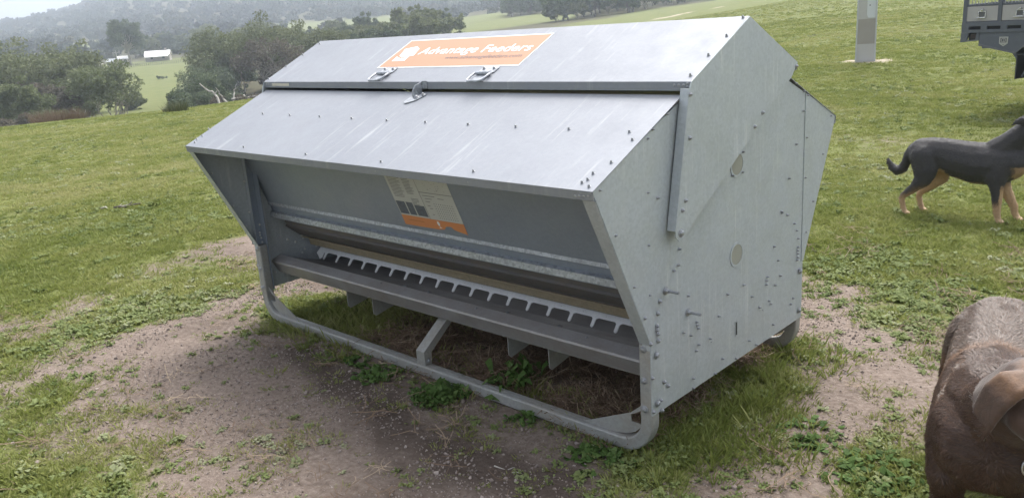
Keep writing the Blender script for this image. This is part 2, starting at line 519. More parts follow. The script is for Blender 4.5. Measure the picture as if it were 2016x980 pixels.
m, n, b = mat('pasture_and_soil')
p_ = coords(n)
at = N(n, 'ShaderNodeAttribute', attribute_name='cover'); cv = at.outputs['Fac']
at2 = N(n, 'ShaderNodeAttribute', attribute_name='wood'); wv = at2.outputs['Fac']
at3 = N(n, 'ShaderNodeAttribute', attribute_name='sand'); sv_ = at3.outputs['Fac']
g1 = noise(n, p_, .35, 5); g2 = noise(n, p_, 9, 6, .7); g3 = noise(n, p_, 55, 4, .7)
grass = ramp(n, g1, [(.32, (.120, .140, .044)), (.5, (.175, .178, .066)), (.68, (.225, .20, .095))])
grass = mix(n, .55, grass, ramp(n, g2, [(.3, (.06, .08, .022)), (.55, (.13, .15, .048)), (.75, (.22, .215, .10))]))
grass = mix(n, .30, grass, ramp(n, g3, [(.35, (.04, .06, .014)), (.62, (.17, .20, .06))]))
s1 = noise(n, p_, 1.6, 4); s2 = noise(n, p_, 38, 6, .75)
soil = mix(n, s1, (.150, .113, .090), (.215, .171, .140))
soil = mix(n, .5, soil, ramp(n, s2, [(.32, (.085, .066, .056)), (.5, (.205, .165, .140)), (.66, (.34, .29, .255))]))
vo = N(n, 'ShaderNodeTexVoronoi'); vo.inputs['Scale'].default_value = 95
n.links.new(p_, vo.inputs['Vector'])
peb = ramp(n, vo.outputs['Distance'], [(.0, 1), (.28, 0)])
sep = N(n, 'ShaderNodeSeparateColor'); n.links.new(vo.outputs['Color'], sep.inputs[0])
pebf = math_(n, 'MULTIPLY', peb, ramp(n, sep.outputs[0], [(.55, 0), (.75, .85)]))
soil = mix(n, pebf, soil, (.46, .40, .36))
dm = N(n, 'ShaderNodeAttribute', attribute_name='drab')
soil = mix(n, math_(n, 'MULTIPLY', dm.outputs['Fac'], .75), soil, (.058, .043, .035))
thr = math_(n, 'ADD', cv, math_(n, 'MULTIPLY', math_(n, 'SUBTRACT', noise(n, p_, 22, 5, .7), .5), .9))
gf = ramp(n, thr, [(.42, 0), (.66, 1)])
colr = mix(n, gf, soil, grass)
bushfloor = mix(n, noise(n, p_, .05, 4), (.055, .06, .028), (.10, .085, .05))
colr = mix(n, wv, colr, bushfloor)
colr = mix(n, sv_, colr, (.42, .36, .29))
n.links.new(colr, b.inputs['Base Color'])
b.inputs['Roughness'].default_value = .95
b.inputs['Specular IOR Level'].default_value = .15
hgt = math_(n, 'ADD', math_(n, 'MULTIPLY', s2, .7), math_(n, 'MULTIPLY', peb, .5))
hgt = math_(n, 'ADD', hgt, math_(n, 'MULTIPLY', noise(n, p_, 11, 3), 2.2))
bump(n, b, hgt, .6, .014)
M_GROUND = m
_cvv = np.ones_like(GX); near = np.hypot(GX - .4, GY - .6) < 9
_cvv[near] = cover(GX[near], GY[near])
a_, d_ = azd(GX, GY)
_far = d_ > 6
_cvv = np.where(_far, np.clip(_cvv + (fbm(GX * .5, GY * .5, 60, 4) - .62) * .35, 0, 1), _cvv)
_sand = np.zeros_like(GX)
def sand_at(px, D, wx, wd, amt=1.0):
    global _sand
    c = at_dist(px, D)
    aa, dd = azd(c[0], c[1])
    u = np.radians(a_ - aa) * D / wx; v = (d_ - dd) / wd
    _sand = np.maximum(_sand, amt * np.clip(1.3 - (u * u + v * v) * 1.5 + (fbm(GX * (3 if D < 30 else .8), GY * (3 if D < 30 else .8), 70, 3) - .5) * 2.6, 0, 1) * (d_ > 10))
sand_spots = []
for px_, py_, wpx, dl, am in ((1318, 33, 46, 5, 1.0), (1345, 27, 22, 4, .9), (1412, 16, 18, 2, .7), (1290, 38, 20, 3, .9)):
    g = on_ground(px_, py_); D_ = float(azd(g[0], g[1])[1])
    sand_at(px_, D_, wpx * D_ / FPX, dl, am)
sand_at(1716, 20.35, .62, .55, 1.0)
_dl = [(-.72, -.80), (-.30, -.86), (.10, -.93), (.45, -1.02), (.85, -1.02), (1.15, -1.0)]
_drab = np.zeros_like(GX)  # darker brown soil: a strip along the feeder front plus noise patches
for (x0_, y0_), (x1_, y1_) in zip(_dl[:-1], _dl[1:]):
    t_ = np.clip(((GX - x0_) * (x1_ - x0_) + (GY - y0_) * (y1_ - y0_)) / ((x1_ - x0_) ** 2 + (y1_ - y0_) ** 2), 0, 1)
    _drab = np.maximum(_drab, 1 - sm(.04, .20, np.hypot(GX - x0_ - t_ * (x1_ - x0_), GY - y0_ - t_ * (y1_ - y0_)) + (fbm(GX * 5, GY * 5, 81, 3) - .5) * .22))
_drab = np.clip(_drab + np.clip((fbm(GX * 1.3, GY * 1.3, 83, 4) - .56) * 3.5, 0, .7) * (d_ < 8), 0, 1)
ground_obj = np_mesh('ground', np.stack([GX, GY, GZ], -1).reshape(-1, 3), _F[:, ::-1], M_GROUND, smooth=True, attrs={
    'cover': ('FLOAT', 'POINT', _cvv), 'wood': ('FLOAT', 'POINT', wooded(GX, GY)), 'sand': ('FLOAT', 'POINT', _sand), 'drab': ('FLOAT', 'POINT', _drab)})
tag(ground_obj, 'green pasture with bare pinkish gravel around the feeder, falling to a wooded valley and hill', 'ground', kind='structure')

# ------------------------------------------------------------ livestock feeder
H, YP, ZB, ZP = 1.331, .60, .174, .443           # half length, body half depth, sheet bottom, top of the skid posts
ZR, ZL, YL, OY = 1.520, 1.326, .400, .016        # lid ridge, lid edge
YA, ZA = .893, 1.047                             # awning lip
ZSE = 1.181                                      # awning height above the body face
LX0, LX1 = -1.346, 1.371
feeder = thing('livestock_feeder', 'large galvanised livestock feeder with gabled lid, orange sticker and skid frame', 'livestock feeder')

# end sheets: body rectangle with an awning wing at each side
def end_sheet(sgn):
    mb = MB()
    x = sgn * H
    t = -sgn * .004
    # central rectangle, top runs under the lid
    body = [(-YP, ZB), (YP, ZB), (YP, ZSE - .004), (.30, 1.30), (-.30, 1.30), (-YP, ZSE - .004)]
    mb.prism([(x, y, z) for y, z in body], (t, 0, 0), .004)
    for s in (-1, 1):                            # wing, its joggled seam stands 3 mm proud
        wing = [(s * (YP - .018), ZP), (s * YP, ZP), (s * YA, ZA), (s * (YP + .06), ZSE - .029), (s * (YP - .018), ZSE + .002)]
        mb.prism([(x + sgn * .003, y, z) for y, z in wing], (t, 0, 0), .003)
        # folded return flange along the sloping front edge of the wing
        p0, p1 = Vector((0, s * YP, ZP)), Vector((0, s * YA, ZA))
        d = (p1 - p0).normalized(); nn = Vector((0, -s * d.z, s * d.y)) * (1 if True else 1)
        e = .046
        xs = (x + sgn * .002, x - sgn * e)
        q = [Vector((xs[0], p0.y, p0.z)), Vector((xs[1], p0.y, p0.z)), Vector((xs[1], p1.y, p1.z - .006)), Vector((xs[0], p1.y, p1.z - .006))]
        mb.prism(q, (0, s * d.z, -d.y * 1), .003)
        # top flange under the awning roof
        mb.box(min(x - sgn * .04, x - sgn * .004), max(x - sgn * .04, x - sgn * .004), min(s * .45, s * YP), max(s * .45, s * YP), 1.150, 1.153)
        # upright inner seam flange
        mb.box(min(x - sgn * .034, x - sgn * .004), max(x - sgn * .034, x - sgn * .004), s * YP - .0015, s * YP + .0015, ZP - .02, ZSE - .03)
    return mb
def c6(x, y): return (1140 + x / 1.884, 400 + y / 1.884)
def c5(x, y): return (1140 + x / 2.334, y / 2.334)
right_bolts = [(136,120),(258,156),(374,170),(370,229),(353,250),(204,311),(263,340),(302,364),(406,343),(245,426),(294,409),(291,455),(291,470),(294,485),(296,510),(267,522),(287,566),(437,440),(440,452),(444,463),(389,480),(416,490),(487,502),(445,524),(436,547),(520,418),(553,337),(612,303),(642,346),(725,161),(739,212),(747,268),(700,273),(697,288),(695,302),(728,303),(705,362),(711,373),(671,386),(785,374),(794,352),(720,450),(632,510),(658,524),(533,576),(583,575),(505,631),(425,649),(424,685),(318,662),(332,676),(305,730),(274,648),(278,773),(309,768),(753,36),(774,44),(799,76),(808,101),(813,131),(813,163),(812,175),(812,187),(812,200),(810,211),(816,246),(842,107)]
wing_bolts = [(316,637),(318,885),(364,910),(96,874),(405,524),(340,595),(474,714),(684,757),(707,807),(752,791),(754,699),(1000,663),(967,820),(932,972),(1033,510),(1046,632),(1040,817),(1120,708),(1075,925),(1052,438),(1035,420),(997,383),(1158,533)]
for sgn in (1, -1):
    mb = end_sheet(sgn)
    for q in [c6(*a) for a in right_bolts] + [c5(*a) for a in wing_bolts]:
        p = on_plane(*q, (1, 0, 0), H + .004)
        big = .0062 if p[2] < .62 and p[1] < -.45 else .0038
        mb.bolt((sgn * (H + .0015), p[1], p[2]), (sgn, 0, 0), big)
        if sgn < 0:                              # the thread ends show inside the far sheet
            mb.dome((-H + .004, p[1], p[2]), (1, 0, 0), .007, .012, 2, 6)
    # slot near the bottom
    mb.ring_prism([(sgn * (H + .0008), y, z) for y, z in ((-.010, .28), (.010, .28), (.010, .345), (-.010, .345))],
                  [(sgn * (H + .0008), y, z) for y, z in ((-.006, .285), (.006, .285), (.006, .34), (-.006, .34))], (sgn, 0, 0), .001)
    mb.prism([(sgn * (H + .0003), y, z) for y, z in ((-.006, .285), (.006, .285), (.006, .34), (-.006, .34))], (sgn, 0, 0), .001, 3)
    ep = mb.build('end_panel', [M_PANEL, M_BOLT, M_BOLTW, M_SHADOWHOLE], feeder)
    # sight windows
    for zc in (.979, .622):
        wb = MB()
        o_ = [(sgn * (H + .0004), .053 * math.cos(a), zc + .050 * math.sin(a)) for a in np.linspace(0, 2 * math.pi, 29)[:-1]]
        i_ = [(sgn * (H + .0004), .043 * math.cos(a), zc + .041 * math.sin(a)) for a in np.linspace(0, 2 * math.pi, 29)[:-1]]
        wb.ring_prism(o_, i_, (sgn, 0, 0), .0022, 0)
        wb.prism([(sgn * (H + .0004), .044 * math.cos(a), zc + .042 * math.sin(a)) for a in np.linspace(0, 2 * math.pi, 29)[:-1]], (sgn, 0, 0), .001, 1)
        wb.build('sight_window', [M_PANEL, plain('clouded_window', (.30, .30, .26), .45, 0, .08, 12)], ep)
    if sgn > 0:
        for q in ((1310, 572), (1354, 614)):     # adjuster studs sticking out
            p = on_plane(*q, (1, 0, 0), H)
            sb = MB()
            sb.dome((H + .001, p[1], p[2]), (1, 0, 0), .016, .003, 0, 12)
            sb.dome((H + .003, p[1], p[2]), (1, 0, 0), .011, .012, 0, 6)
            sb.tube([(H, p[1], p[2]), (H + .055, p[1], p[2])], .0055, 8)
            sb.build('adjuster_stud', M_BOLT, feeder)

# awning roofs
slope_a = (ZSE - ZA) / (YA - YP)
for s in (-1, 1):
    mb = MB()
    prof = [(s * .385, ZA + slope_a * (YA - .385)), (s * YP, ZSE), (s * YA, ZA), (s * (YA - .004), ZA - .027), (s * (YA - .016), ZA - .030)]
    if s < 0: prof = prof
    mb.sheet_x(prof, -H - .004, H + .006, .0025 if s > 0 else -.0025, nx=1)
    bl = []
    if s < 0:
        pts = [(480 + a / 3.0615, b / 3.0615) for a, b in ((117,690),(280,698),(460,708),(653,719),(864,731),(1097,743),(1354,756))] + [(880 + a / 3.0615, b / 3.0615) for a, b in ((417,770),(737,785),(1102,802),(1120,849))] + \
              [c5(*a) for a in ((150,751),(67,802),(42,830),(16,844),(48,862))] + [(481,291),(603,305),(751,320),(933,339),(412,256),(399,269),(389,276),(385,282)]
        for q in pts:
            p = on_plane(*q, (0, -slope_a, 1), ZA + slope_a * YA)
            bl.append(p)
    else:
        bl = [np.array((x, .56, ZA + slope_a * (YA - .56))) for x in np.linspace(-1.2, 1.2, 11)]
    nn = Vector((0, s * slope_a, 1)).normalized()
    for p in bl: mb.bolt(Vector(p) + nn * .0022, nn, .0042)
    if s < 0:
        for q in (1132, 1140, 1149, 1158):
            p = on_plane(q, 386, (0, 1, 0), -YA)
            mb.dome((p[0], -YA + .0015, p[2]), (0, -1, 0), .0055, .003, 1)
        for q in ((593, 321), (739, 337), (921, 356)):
            p = on_plane(*q, (0, 1, 0), -YA)
            mb.dome((p[0], -YA + .0018, ZA - .014), (0, -1, 0), .005, .003, 1)
    mb.build('awning_roof', [M_ROOF, M_BOLT], feeder)

# hopper walls, outlet sheets
KW = .40
def wall_y(z): return .474 + KW * (z - .656)
for s in (-1, 1):
    mb = MB()
    mb.sheet_x([(s * wall_y(1.10), 1.10), (s * wall_y(.56), .56)], -H + .006, H - .006, .002 * s)
    mb.build('hopper_wall', M_INNER, feeder)
    mb = MB()
    mb.sheet_x([(s * .440, .672), (s * .478, .669), (s * .481, .655), (s * .457, .648), (s * .453, .612), (s * .477, .606), (s * .480, .584), (s * .440, .576)], -H + .012, H - .006, .003 * s)
    for k in range(9):
        mb.dome((-1.15 + k * .29, s * .4575, .63), (0, s, 0), .008, .004, 1)
    mb.build('adjustment_beam', [M_BRIGHT, M_BOLT], feeder)
    mb = MB()
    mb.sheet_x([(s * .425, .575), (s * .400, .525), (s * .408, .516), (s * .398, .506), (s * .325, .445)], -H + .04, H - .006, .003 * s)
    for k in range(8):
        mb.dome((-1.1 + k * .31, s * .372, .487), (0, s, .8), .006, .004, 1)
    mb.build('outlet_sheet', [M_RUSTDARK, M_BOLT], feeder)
    mb = MB()
    mb.sheet_x([(s * .335, .440), (s * .288, .424), (s * .281, .383), (s * .262, .372)], -H + .07, H - .006, .004 * s)
    mb.build('dust_ledge', M_DUST, feeder)
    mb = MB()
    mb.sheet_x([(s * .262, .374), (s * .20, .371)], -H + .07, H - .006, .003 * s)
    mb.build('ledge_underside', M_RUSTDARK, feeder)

# restrictor comb: strips with teeth laid over the trough
def comb_piece(x0, teeth, s, plate=False):
    mb = MB()
    d = np.array([0, s * .64, -.77]); nn = np.array([0, s * .77, .64])
    o = np.array([0, s * .208, .327])
    pt = lambda x, v: tuple(o + np.array([x, 0, 0]) + d * v)
    x1 = teeth[-1] + .03 if plate is None else teeth[-1] + .018
    t = .004
    if plate:
        mb.prism([pt(x0, -.012), pt(x0 + .06, -.020), pt(x0 + .06, .045), pt(x0 + .045, .060), pt(x0 + .012, .040), pt(x0 - .012, .030)], nn, t)
        x0 += .0605
    # outline with teeth, one polygon per bay so that faces stay convex
    w0 = .0125
    mb.prism([pt(x0, -.014), pt(x1, -.014), pt(x1, .013), pt(x0, .013)], nn, t)
    for q in teeth:
        mb.prism([pt(q - w0 * 1.5, .0131), pt(q + w0 * 1.5, .0131), pt(q + w0 * .72, .021), pt(q - w0 * .72, .021)], nn, t)
        mb.prism([pt(q - w0 * .72, .0211), pt(q + w0 * .72, .0211), pt(q + w0 * .66, .054), pt(q, .059), pt(q - w0 * .66, .054)], nn, t)
        mb.dome(pt(q + .055, 0), tuple(nn), .003, .0045, 1, 6)
    return mb
allteeth = [-1.205 + .1245 * k for k in range(21)]
for s in (-1, 1):
    for i, (a, b_) in enumerate(((0, 5), (5, 10), (10, 15), (15, 21))):
        tt = allteeth[a:b_]
        comb_piece(-1.285 if a == 0 else tt[0] - .105, tt, s, a == 0).build('restrictor_comb', [M_COMB, M_BOLT], feeder)

# trough
mb = MB()
half = [(-.462, .250), (-.474, .253), (-.513, .322), (-.510, .331), (-.455, .352), (-.446, .338), (-.400, .322), (-.36, .306), (-.29, .282), (-.20, .254), (0, .244)]
mb.sheet_x(half + [(-y, z) for y, z in half[-2::-1]], -H + .006, H - .006, -.003)
for px_, py_ in ((784,570),(1030,605),(905,555),(1110,640)):
    p = on_plane(px_, py_, (0, 0, 1), .318)
    mb.dome((p[0], -.395, .321), (0, -.25, 1), .017, .003, 0, 14)
    mb.dome((p[0], -.395, .324), (0, -.25, 1), .008, .007, 1, 6)
for x in (-.95, -.35, .33, .95):
    mb.dome((x, -.482, .3505), (0, 0, 1), .006, .004, 1)
mb.build('feed_trough', [M_TROUGH, M_BOLT], feeder)
for x in (-.752, -.528, .449, .687):             # hangers below the trough
    for s in (-1, 1):
        mb = MB()
        mb.prism([(x, s * .42, .249), (x, s * .42, .135), (x, s * .405, .120), (x, s * .20, .155), (x, s * .20, .229)], (1, 0, 0), .004)
        mb.box(x - .03, x + .004, min(s * .20, s * .42), max(s * .20, s * .42), .2455, .2485)
        mb.dome((x - .012, s * .425, .232), (0, s, 0), .008, .010, 1)
        mb.build('trough_hanger', [M_FRAME, M_BOLTW], feeder)
mb = MB()
for s in (-1, 1):
    mb.box(-H + .03, H - .03, min(s * .425, s * .42), max(s * .425, s * .42), .222, .2449)
mb.build('trough_stiffener', M_FRAME, feeder)

# skid frames
for s in (-1, 1):
    y = s * .576
    xc = H - .027
    r_ = .115
    zb_ = .026
    path = [(xc, y, ZP - .002)] + [(xc, y, z) for z in np.linspace(.40, zb_ + r_ + .02, 4)]
    path += [(xc - r_ + r_ * math.cos(a), y, zb_ + r_ + r_ * math.sin(a)) for a in -np.linspace(0, math.pi / 2, 9)]
    path2 = [(-p[0], p[1], p[2]) for p in path[::-1]]
    full = path + [(x, y, zb_) for x in np.linspace(.9, -.9, 7)] + path2
    mb = MB()
    mb.rsweep(full, .050, .050, (0, 1, 0), 0, .007)
    mb.box(-1.02, 1.02, y + s * .0, y + s * .004, zb_ + .0255, zb_ + .0275)
    for sx in (-1, 1):
        for z in (.425, .305, .195):
            mb.bolt((sx * (xc - .004), y + s * .0255, z), (0, s, 0), .010)
        for z in (.40, .215):
            mb.bolt((sx * (H + .003), s * (.570), z), (sx, 0, 0), .010)
    fr = mb.build('skid_frame', [M_FRAME, M_BOLT], feeder)
    for sx in (-1, 1):
        g = MB()
        yy = y + s * .006
        X = lambda v: sx * v
        o_ = [(X(1.003), yy, .051), (X(1.15), yy, .051), (X(1.235), yy, .075), (X(1.279), yy, .13), (X(1.279), yy, .20), (X(1.20), yy, .145)]
        hole = [(X(1.228), yy, .158), (X(1.25), yy, .171), (X(1.2795), yy, .187)]
        g.prism([o_[0], o_[1], (X(1.20), yy, .060), (X(1.225), yy, .115), (X(1.222), yy, .150)], (0, 1, 0), .005)
        g.prism([(X(1.20), yy, .0598), (X(1.24), yy, .078), (X(1.268), yy, .105), (X(1.272), yy, .116), (X(1.2255), yy, .1152)], (0, 1, 0), .005)
        g.prism([(X(1.222), yy, .1502), (X(1.226), yy, .1452), (X(1.279), yy, .176), (X(1.279), yy, .200)], (0, 1, 0), .005)
        g.build('gusset', M_FRAME, fr)
    g = MB()                                       # angled strut up to the trough
    w_ = .028
    A, B, Cc = (.045, s * .588, .048), (.045, s * .588, .112), (.045, s * .40, .236)
    for q0, q1 in ((A, B), (B, Cc)):
        pass
    pr = [(A[1] - s * .0, A[2]), (B[1], B[2]), (Cc[1], Cc[2])]
    g.prism([(.045 - w_, s * .593, .050), (.045 - w_, s * .593, .118), (.045 - w_, s * .415, .247), (.045 - w_, s * .36, .247), (.045 - w_, s * .548, .106), (.045 - w_, s * .552, .050)], (1, 0, 0), 2 * w_)
    g.bolt((.045 + w_ + .001, s * .573, .072), (1, 0, 0), .008)
    g.build('strut', [M_FRAME, M_BOLT], fr)
for sx in (-1, 1):
    for s in (-1, 1):
        mb = MB()
        x = sx * (H - .006)
        mb.box(min(x, x - sx * .05), max(x, x - sx * .05), s * .5485 - .002, s * .5485 + .002, ZB, 1.145)
        mb.box(min(x, x - sx * .004), max(x, x - sx * .004), min(s * .5505, s * .594), max(s * .5505, s * .594), ZB + .002, 1.145)
        mb.build('corner_post', M_INNER, feeder)

# lid
sl_ = (ZR - ZL) / YL
lid_nrm = Vector((0, -sl_, 1)).normalized()
def roof_pt(x, y, off=0.0):
    return Vector((x, y, ZR - sl_ * (OY - y))) + lid_nrm * off
mb = MB()
mb.sheet_x([(OY - YL + .012, ZL - .033), (OY - YL, ZL - .031), (OY - YL, ZL), (OY, ZR), (OY + YL, ZL), (OY + YL, ZL - .031), (OY + YL - .012, ZL - .033)], LX0 + .003, LX1 - .003, -.0025)
for q in [(480 + a / 3.0615, b / 3.0615) for a, b in ((458,267),(358,334),(257,404),(151,478))] + [c5(*a) for a in ((754,83),(679,167),(596,256),(513,349))]:
    p = on_plane(*q, (0, -sl_, 1), ZR - sl_ * OY)
    mb.bolt(Vector(p) + lid_nrm * .0006, lid_nrm, .0042)
for q in ((1327.5, 168), (1336, 168), (1345.5, 168), (1353.5, 165), (1353.5, 171), (525, 167), (529, 167), (534, 167), (537, 167)):
    p = on_plane(*q, (0, 1, 0), OY - YL)
    mb.dome((p[0], OY - YL + .0008, p[2]), (0, -1, 0), .0055, .003, 1)
lid = mb.build('lid', [M_ROOF, M_BOLT], feeder)
for sgn, x in ((1, LX1), (-1, LX0)):
    mb = MB()
    z1 = lambda y: ZR - sl_ * abs(y - OY) - .0015
    plate = [(OY, ZR - .0015), (OY - YL, ZL), (OY - YL - .012, ZL - .022), (-.492, .835), (-.492, .812), (-.474, .795), (-.447, .795), (-.43, .812), (.115, 1.127), (.365, 1.272), (OY + YL, ZL - .004)]
    mb.prism([(x - sgn * .003, y, z) for y, z in plate], (sgn, 0, 0), .003)
    # stiffening flange turned in along the front edge
    a_, b_ = Vector((0, OY - YL - .012, ZL - .022)), Vector((0, -.492, .835))
    xin = x - sgn * .034 if sgn > 0 else x - sgn * .012
    mb.prism([(x - sgn * .0005, a_.y, a_.z), (xin, a_.y, a_.z), (xin, b_.y, b_.z), (x - sgn * .0005, b_.y, b_.z)], (0, -1, -.17), .003)
    mb.bolt((x, -.461, .822), (sgn, 0, 0), .011)
    for y, z in ((-.395, 1.285), (-.43, .93), (-.40, 1.14), (-.45, .90), (.06, 1.115), (.40, 1.31), (.12, 1.16)):
        mb.bolt((x, y, z), (sgn, 0, 0), .006)
    mb.build('lid_end_plate', [M_PANEL, M_BOLT], lid)
# lift handles: hinged D ring on a plate
for px_ in (757, 954):
    p = on_plane(px_, 147, (0, -sl_, 1), ZR - sl_ * OY)
    x, y = p[0], p[1]
    mb = MB()
    P = lambda u, v, o=0.0: tuple(roof_pt(x + u, y + v, .002 + o))
    mb.prism([P(-.042, .052), P(.042, .052), P(.048, .044), P(.048, .012), P(.026, .0), P(-.026, .0), P(-.048, .012), P(-.048, .044)], lid_nrm, .003)
    mb.tube([P(-.042, -.004, .008), P(.042, -.004, .008)], .008, 8)
    for u in (-.03, .03): mb.bolt(P(u, .034, .003), lid_nrm, .006)
    mb.prism([P(-.036, -.052), P(.036, -.052), P(.036, -.008), P(-.036, -.008)], lid_nrm, .002)
    hd = mb.build('lift_handle', [M_BRIGHT, M_BOLT], lid)
    mb = MB()
    pa = [P(-.045, -.004, .009), P(-.047, -.03, .011), P(-.043, -.058, .012), P(-.030, -.068, .012), P(.030, -.068, .012), P(.043, -.058, .012), P(.047, -.03, .011), P(.045, -.004, .009)]
    mb.tube(pa, .005, 8)
    mb.build('ring', M_BRIGHT, hd, smooth=True)
# latch between the lid lip and the awning
mb = MB()
x0 = -.005
yl_ = OY - YL
mb.box(x0, x0 + .035, yl_ - .004, yl_ - .0005, ZL - .030, ZL + .004)
mb.prism([(x0 + .0, yl_ - .0045, ZL + .001), (x0 + .0, yl_ - .0045, ZL - .05), (x0, yl_ - .062, ZL - .064), (x0, yl_ - .062, ZL - .035), (x0, yl_ - .045, ZL - .012)], (1, 0, 0), .004)
nA = Vector((0, -slope_a, 1)).normalized()
za_ = lambda y: ZA + slope_a * (YA - abs(y))
mb.prism([(x0 - .028, yl_ - .052, za_(yl_ - .052) + .004), (x0 - .030, yl_ - .088, za_(yl_ - .088) + .004), (x0 - .012, yl_ - .098, za_(yl_ - .098) + .004), (x0 + .03, yl_ - .075, za_(yl_ - .075) + .004), (x0 + .056, yl_ - .03, za_(yl_ - .03) + .004), (x0 + .045, yl_ - .018, za_(yl_ - .018) + .004), (x0 + .0, yl_ - .035, za_(yl_ - .035) + .004)], nA, .004)
mb.bolt((x0 + .018, yl_ - .055, za_(yl_ - .055) + .009), nA, .009)
mb.bolt((x0 + .042, yl_ - .035, za_(yl_ - .035) + .009), nA, .006)
mb.build('lid_latch', [M_BRIGHT, M_BOLT], feeder)
mb = MB()                                        # small maker's plate at the far end of the lid lip
pa, pb = on_plane(536, 167, (0, 1, 0), yl_), on_plane(569, 167, (0, 1, 0), yl_)
mb.box(pa[0], pb[0], yl_ - .002, yl_ - .0006, ZL - .022, ZL - .008)
mb.build('maker_plate', plain('cream_plate', (.60, .57, .48), .5), lid)

# stickers
def text_mesh(body, shear=0.0, bold=0.0):
    cu = bpy.data.curves.new('lettering', 'FONT')
    cu.body = body; cu.shear = shear; cu.offset = bold; cu.resolution_u = 3; cu.size = 1
    ob = bpy.data.objects.new('lettering', cu); col.objects.link(ob)
    dg = bpy.context.evaluated_depsgraph_get(); dg.update()
    me = bpy.data.meshes.new_from_object(ob.evaluated_get(dg))
    V = [tuple(v.co) for v in me.vertices]; F = [tuple(p.vertices) for p in me.polygons]
    bpy.data.objects.remove(ob); bpy.data.curves.remove(cu); bpy.data.meshes.remove(me)
    return np.array(V), F
def flat_poly(mb, pts, mi=0):
    return mb.add([tuple(p) for p in pts], [tuple(range(len(pts)))], mi)
M_ORANGE = plain('orange_vinyl', (.66, .27, .11), .5, 0, .05, 4)
M_WHITEV = plain('white_vinyl', (.82, .82, .82), .45, 0, .03, 4)
M_GREYV = plain('grey_print', (.20, .17, .17), .6, 0, .05, 4)
mb = MB()
sx0, sx1, sy0, sy1 = -.463, .487, -.2735, -.0335
rp = lambda x, y, o=.0012: tuple(roof_pt(x, y, o))
mb.prism([rp(sx0, sy0, .0006), rp(sx1, sy0, .0006), rp(sx1, sy1, .0006), rp(sx0, sy1, .0006)], lid_nrm, .0008, 0)
e_ = .007
flat_poly(mb, [rp(sx0 + e_, sy0 + e_, .0020), rp(sx1 - e_, sy0 + e_, .0020), rp(sx1 - e_, sy1 - e_, .0020), rp(sx0 + e_, sy1 - e_, .0020)], 1)
stk = mb.build('orange_sticker', [M_WHITEV, plain('glare_washed_orange_vinyl', (.45, .235, .135), .5, 0, .04, 4)], lid)  # washed-out orange: the glare on the lid is mixed into its colour
def zz(x, y): return on_plane(720 + x / 5.17, 50 + y / 5.17, (0, -sl_, 1), ZR - sl_ * OY)
mb = MB()
for poly in ([(530,222),(550,246),(490,315),(365,335),(346,318),(405,248)], [(265,372),(320,325),(362,347),(442,325),(395,368)]):
    flat_poly(mb, [rp(zz(*q)[0], zz(*q)[1], .0028) for q in poly], 0)
def lay_text(mb, body, xa, xb, ybase, height, shear, bold, mi, refh=None):
    V, F = text_mesh(body, shear, bold)
    v0 = V.min(0); v1 = V.max(0)
    sx = (xb - xa) / (v1[0] - v0[0])
    capV, _ = text_mesh('A', 0, bold)
    sy = height / (capV[:, 1].max() - capV[:, 1].min())
    mb.add([rp(xa + (q[0] - v0[0]) * sx, ybase + q[1] * sy, .0028) for q in V], F, mi)
a, c = zz(524, 305), zz(1690, 215)
lay_text(mb, 'Advantage Feeders', a[0], zz(1665, 262)[0], a[1] + .002, .058, .0, .011, 0)
a, c = zz(790, 354), zz(1570, 335)
lay_text(mb, 'www.advantagefeeders.com', a[0], c[0], a[1] + .003, .026, .0, .0, 1)
mb.build('lettering', [M_WHITEV, M_GREYV], stk)

# instruction sheet on the hopper wall
wn = Vector((0, -1, -KW)).normalized()
def wp(x, z, off): return tuple(Vector((x, -wall_y(z), z)) + wn * off)
mb = MB()
wx0, wx1, wz0, wz1 = -.09, .328, .690, .985
flat_poly(mb, [wp(wx0, wz0 + .05, .003), wp(wx1, wz0 + .05, .003), wp(wx1, wz1, .003), wp(wx0, wz1, .003)], 0)
torn = [(wx1, wz0 + .05), (wx0, wz0 + .05), (wx0, wz0 - .002), (.03, wz0 - .001), (.15, wz0 + .001), (.185, wz0 + .006), (.20, wz0 + .022), (.235, wz0 + .026), (.25, wz0 + .012), (.29, wz0 + .004), (wx1 - .01, wz0), (wx1, wz0 - .004)]
for k in range(len(torn) - 3):
    pass
flat_poly(mb, [wp(x, z, .0034) for x, z in torn], 1)
sheet = mb.build('instruction_sheet', [plain('grey_white_vinyl', (.55, .56, .53), .5, 0, .06, 8), M_ORANGE], feeder)
mb = MB()
def bar(x0, x1, z0, z1, mi, o=.0042): flat_poly(mb, [wp(x0, z0, o), wp(x1, z0, o), wp(x1, z1, o), wp(x0, z1, o)], mi)
rg = random.Random(3)
for cx0, cx1, za0, za1, st in ((wx0 + .018, wx0 + .105, .835, .975, .0072), (wx0 + .118, wx0 + .185, .855, .975, .0072), (wx0 + .128, wx0 + .182, .805, .835, .007)):
    z = za1
    while z > za0:
        bar(cx0, cx1 - rg.random() * .025, z - .0022, z, 0); z -= st
for a0, a1 in ((wx0 + .006, wx0 + .068), (wx0 + .076, wx0 + .122), (wx0 + .130, wx0 + .198)):
    bar(a0, a1, .748, .812 if a0 < .03 else .802, 1)
bar(wx0 + .2045, wx0 + .2065, .742, wz1, 0); bar(wx0 + .2065, wx1, .872, .8745, 0)
for x, z, l in ((.13, .857, .08), (.14, .843, .045), (.135, .828, .03), (.225, .85, .04), (.137, .808, .02), (.145, .795, .02), (.148, .765, .012)): bar(x, x + l, z, z + .0025, 0)
for i in range(7):
    for j in range(9): bar(.185 + j * .0142, .190 + j * .0142, .752 + i * .0115, .7555 + i * .0115, 0)
